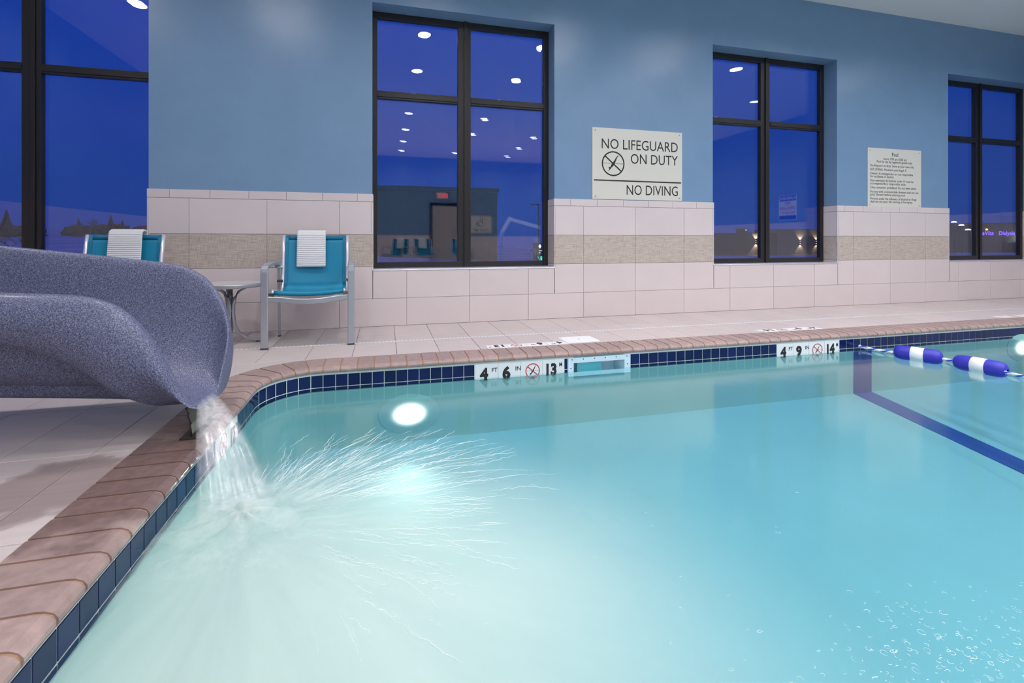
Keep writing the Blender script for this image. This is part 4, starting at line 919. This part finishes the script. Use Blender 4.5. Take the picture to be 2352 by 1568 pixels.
bare_tree(-18.4, 30, 1.6, 'bare shrub at the left edge of the left window', 1.5); bare_tree(-17.75, 30, 1.7, 'bare shrub beside the left window mullion', 1.5)
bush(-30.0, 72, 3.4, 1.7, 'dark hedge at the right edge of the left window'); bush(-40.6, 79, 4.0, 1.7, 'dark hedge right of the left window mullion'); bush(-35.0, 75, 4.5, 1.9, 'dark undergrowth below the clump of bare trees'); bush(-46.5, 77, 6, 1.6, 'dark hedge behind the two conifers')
bare_tree(7.2, 22, 1.9, 'thin bare sapling in front of the lamp post', 0.8)
def building(name, x, y, rz, wd, dp, z0, z1, m, label, parapet=None):
    r = empty(name, (x, y, z0), rz); tag(r, label, 'building')
    MB().box(-wd/2, wd/2, 0, dp, 0, z1-z0).build('walls', m, r)
    MB().box(-wd/2-0.1, wd/2+0.1, -0.08, dp+0.1, z1-z0, z1-z0+(parapet or 0.2)).build('parapet', M['frame'], r)
    return r
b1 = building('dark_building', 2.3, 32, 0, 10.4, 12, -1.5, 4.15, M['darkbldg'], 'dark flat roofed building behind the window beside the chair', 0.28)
def street_lamp(x, y, h, label, lit=True, arm=0.5):
    r = empty('street_lamp', (x, y, gz(x, y)-0.2)); tag(r, label, 'street lamp', 'street lamps outside'); H = h-gz(x, y)+0.2
    MB().sweep([(0, 0, 0), (0, 0, H)], y*0.0014, n=8).build('pole', M['frame'], r); MB().sweep([(-arm, 0, H), (arm, 0, H)], y*0.0012, n=6).build('arm', M['frame'], r)
    MB().lathe([(0.001, 0), (y*0.007, 0), (y*0.005, y*0.003), (0.001, y*0.004)], 10, at=(-arm, 0, H-0.03*y/30)).build('lamp_head', emat('lamp head', (1, 0.95, 0.9), 3.0) if lit else M['frame'], r)
street_lamp(16.4, 50, 4.8, 'tall dark lamp post in the window beside the chair', False, 0.6)
py = empty('roadside_sign', (13.2, 40, -1.4)); tag(py, 'dark roadside sign with white diamond and lit green panel', 'sign')
MB().box(-0.5, 0.55, 0, 0.3, 0, 2.05).build('board', M['darkbldg'], py)
MB().add([(0.05, -0.02, 1.95), (0.19, -0.02, 1.75), (0.05, -0.02, 1.55), (-0.09, -0.02, 1.75)], [(0,1,2,3)]).build('diamond', emat('sign white', (1, 1, 1), 1.4), py)
for z in (1.32, 1.14): MB().box(-0.02, 0.38 if z > 1.2 else 0.20, -0.02, 0, z, z+0.07).build('letter_bar', emat('sign white bar', (1, 1, 1), 0.9), py)
for x0, x1 in ((-0.16, 0.02), (0.10, 0.48)): MB().box(x0, x1, -0.02, 0, 0.50, 0.86).build('green_panel', emat('sign green', (0.05, 0.9, 0.55), 1.2), py)
def sconce(parent, x, z, e, s=1.0):
    MB().box(x-0.10, x+0.10, -0.18, 0, z-0.22*s, z+0.22*s).build('wall_light', M['plastic'], parent)
    for dz, rx in ((0.26, 0), (-0.26, PI)):
        MB().box(x-0.07, x+0.07, -0.15, -0.04, z+dz*s-0.012, z+dz*s+0.012).build('bulb', emat('warm bulb', (1.0, 0.72, 0.42), 9.0), parent)
        sp_ = bpy.data.lights.new('wall_wash', 'SPOT'); sp_.energy = e*(1.0 if dz > 0 else 0.6); sp_.color = (1, 0.70, 0.42); sp_.spot_size = math.radians(75); sp_.spot_blend = 0.6; sp_.shadow_soft_size = 0.05
        so_ = bpy.data.objects.new('wall_wash', sp_); C.objects.link(so_); so_.parent = parent; so_.location = (x, -0.28, z+dz*s*1.3); so_.rotation_euler = (PI-0.15 if dz > 0 else 0.15, 0, 0)
D3 = math.atan2(-26.3, 30)*0.55
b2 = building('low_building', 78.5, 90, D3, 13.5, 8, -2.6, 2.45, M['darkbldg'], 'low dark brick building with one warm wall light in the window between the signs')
sconce(b2, 2.2, 3.3, 2600)
MB().box(-1.9, 0.6, -0.1, 0.3, 5.05, 6.3).build('roof_sign', M['darkbldg'], b2); MB().lathe([(0.001, -0.12), (0.14, -0.12)], 10, 'y', (0.1, 0, 5.9)).build('sign_light', emat('violet lamp', (0.35, 0.2, 1.0), 3), b2)
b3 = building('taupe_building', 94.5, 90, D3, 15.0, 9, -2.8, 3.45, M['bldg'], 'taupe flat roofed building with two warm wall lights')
sconce(b3, -0.6, 3.3, 1300); sconce(b3, 2.9, 3.3, 1000)
D4 = -math.atan2(62, 35)
b4 = building('clinic_building', 182, 101, D4, 36, 16, -4.2, 6.2, M['bldg'], 'long low building with a lit violet name sign at the far right')
for tx, x, sz, shr, of in (('DaVita', -5.9, 1.75, 0.25, 0.01), ('Dialysis', -1.3, 1.55, 0.0, 0.015)):
    link('lettering', text_mesh(tx, sz, 0.05, of, 'LEFT', 0.72, shr), emat('violet neon '+tx, (0.22, 0.09, 1.0), 2.6), b4, (x, -0.3, 6.9), (PI/2, 0, 0))
MB().lathe([(0.001, -0.35), (0.30, -0.35)], 14, 'y', (-3.9, 0, 8.6)).build('sign_dot', emat('amber dot', (1.0, 0.6, 0.08), 2.5), b4)
MB().box(0.6, 4.0, -1.2, 0, 4.6, 4.8).build('canopy', M['whiteplastic'], b4); MB().box(3.3, 3.75, -0.25, -0.1, 5.9, 7.0).build('wall_light', emat('porch lamp', (0.85, 0.95, 0.7), 4.0), b4)
pe = bpy.data.lights.new('porch', 'POINT'); pe.energy = 400; pe.color = (0.85, 1.0, 0.7); po = bpy.data.objects.new('porch', pe); C.objects.link(po); po.parent = b4; po.location = (3.2, -1.0, 6.2)
street_lamp(143.5, 90, 5.75, 'lit street lamp leftmost in the rightmost window', True, 0.3); street_lamp(146.2, 90, 4.95, 'lit street lamp second from left in the rightmost window', True, 0.3); street_lamp(149.2, 90, 3.8, 'lit street lamp beside the mullion of the rightmost window', True, 0.9)
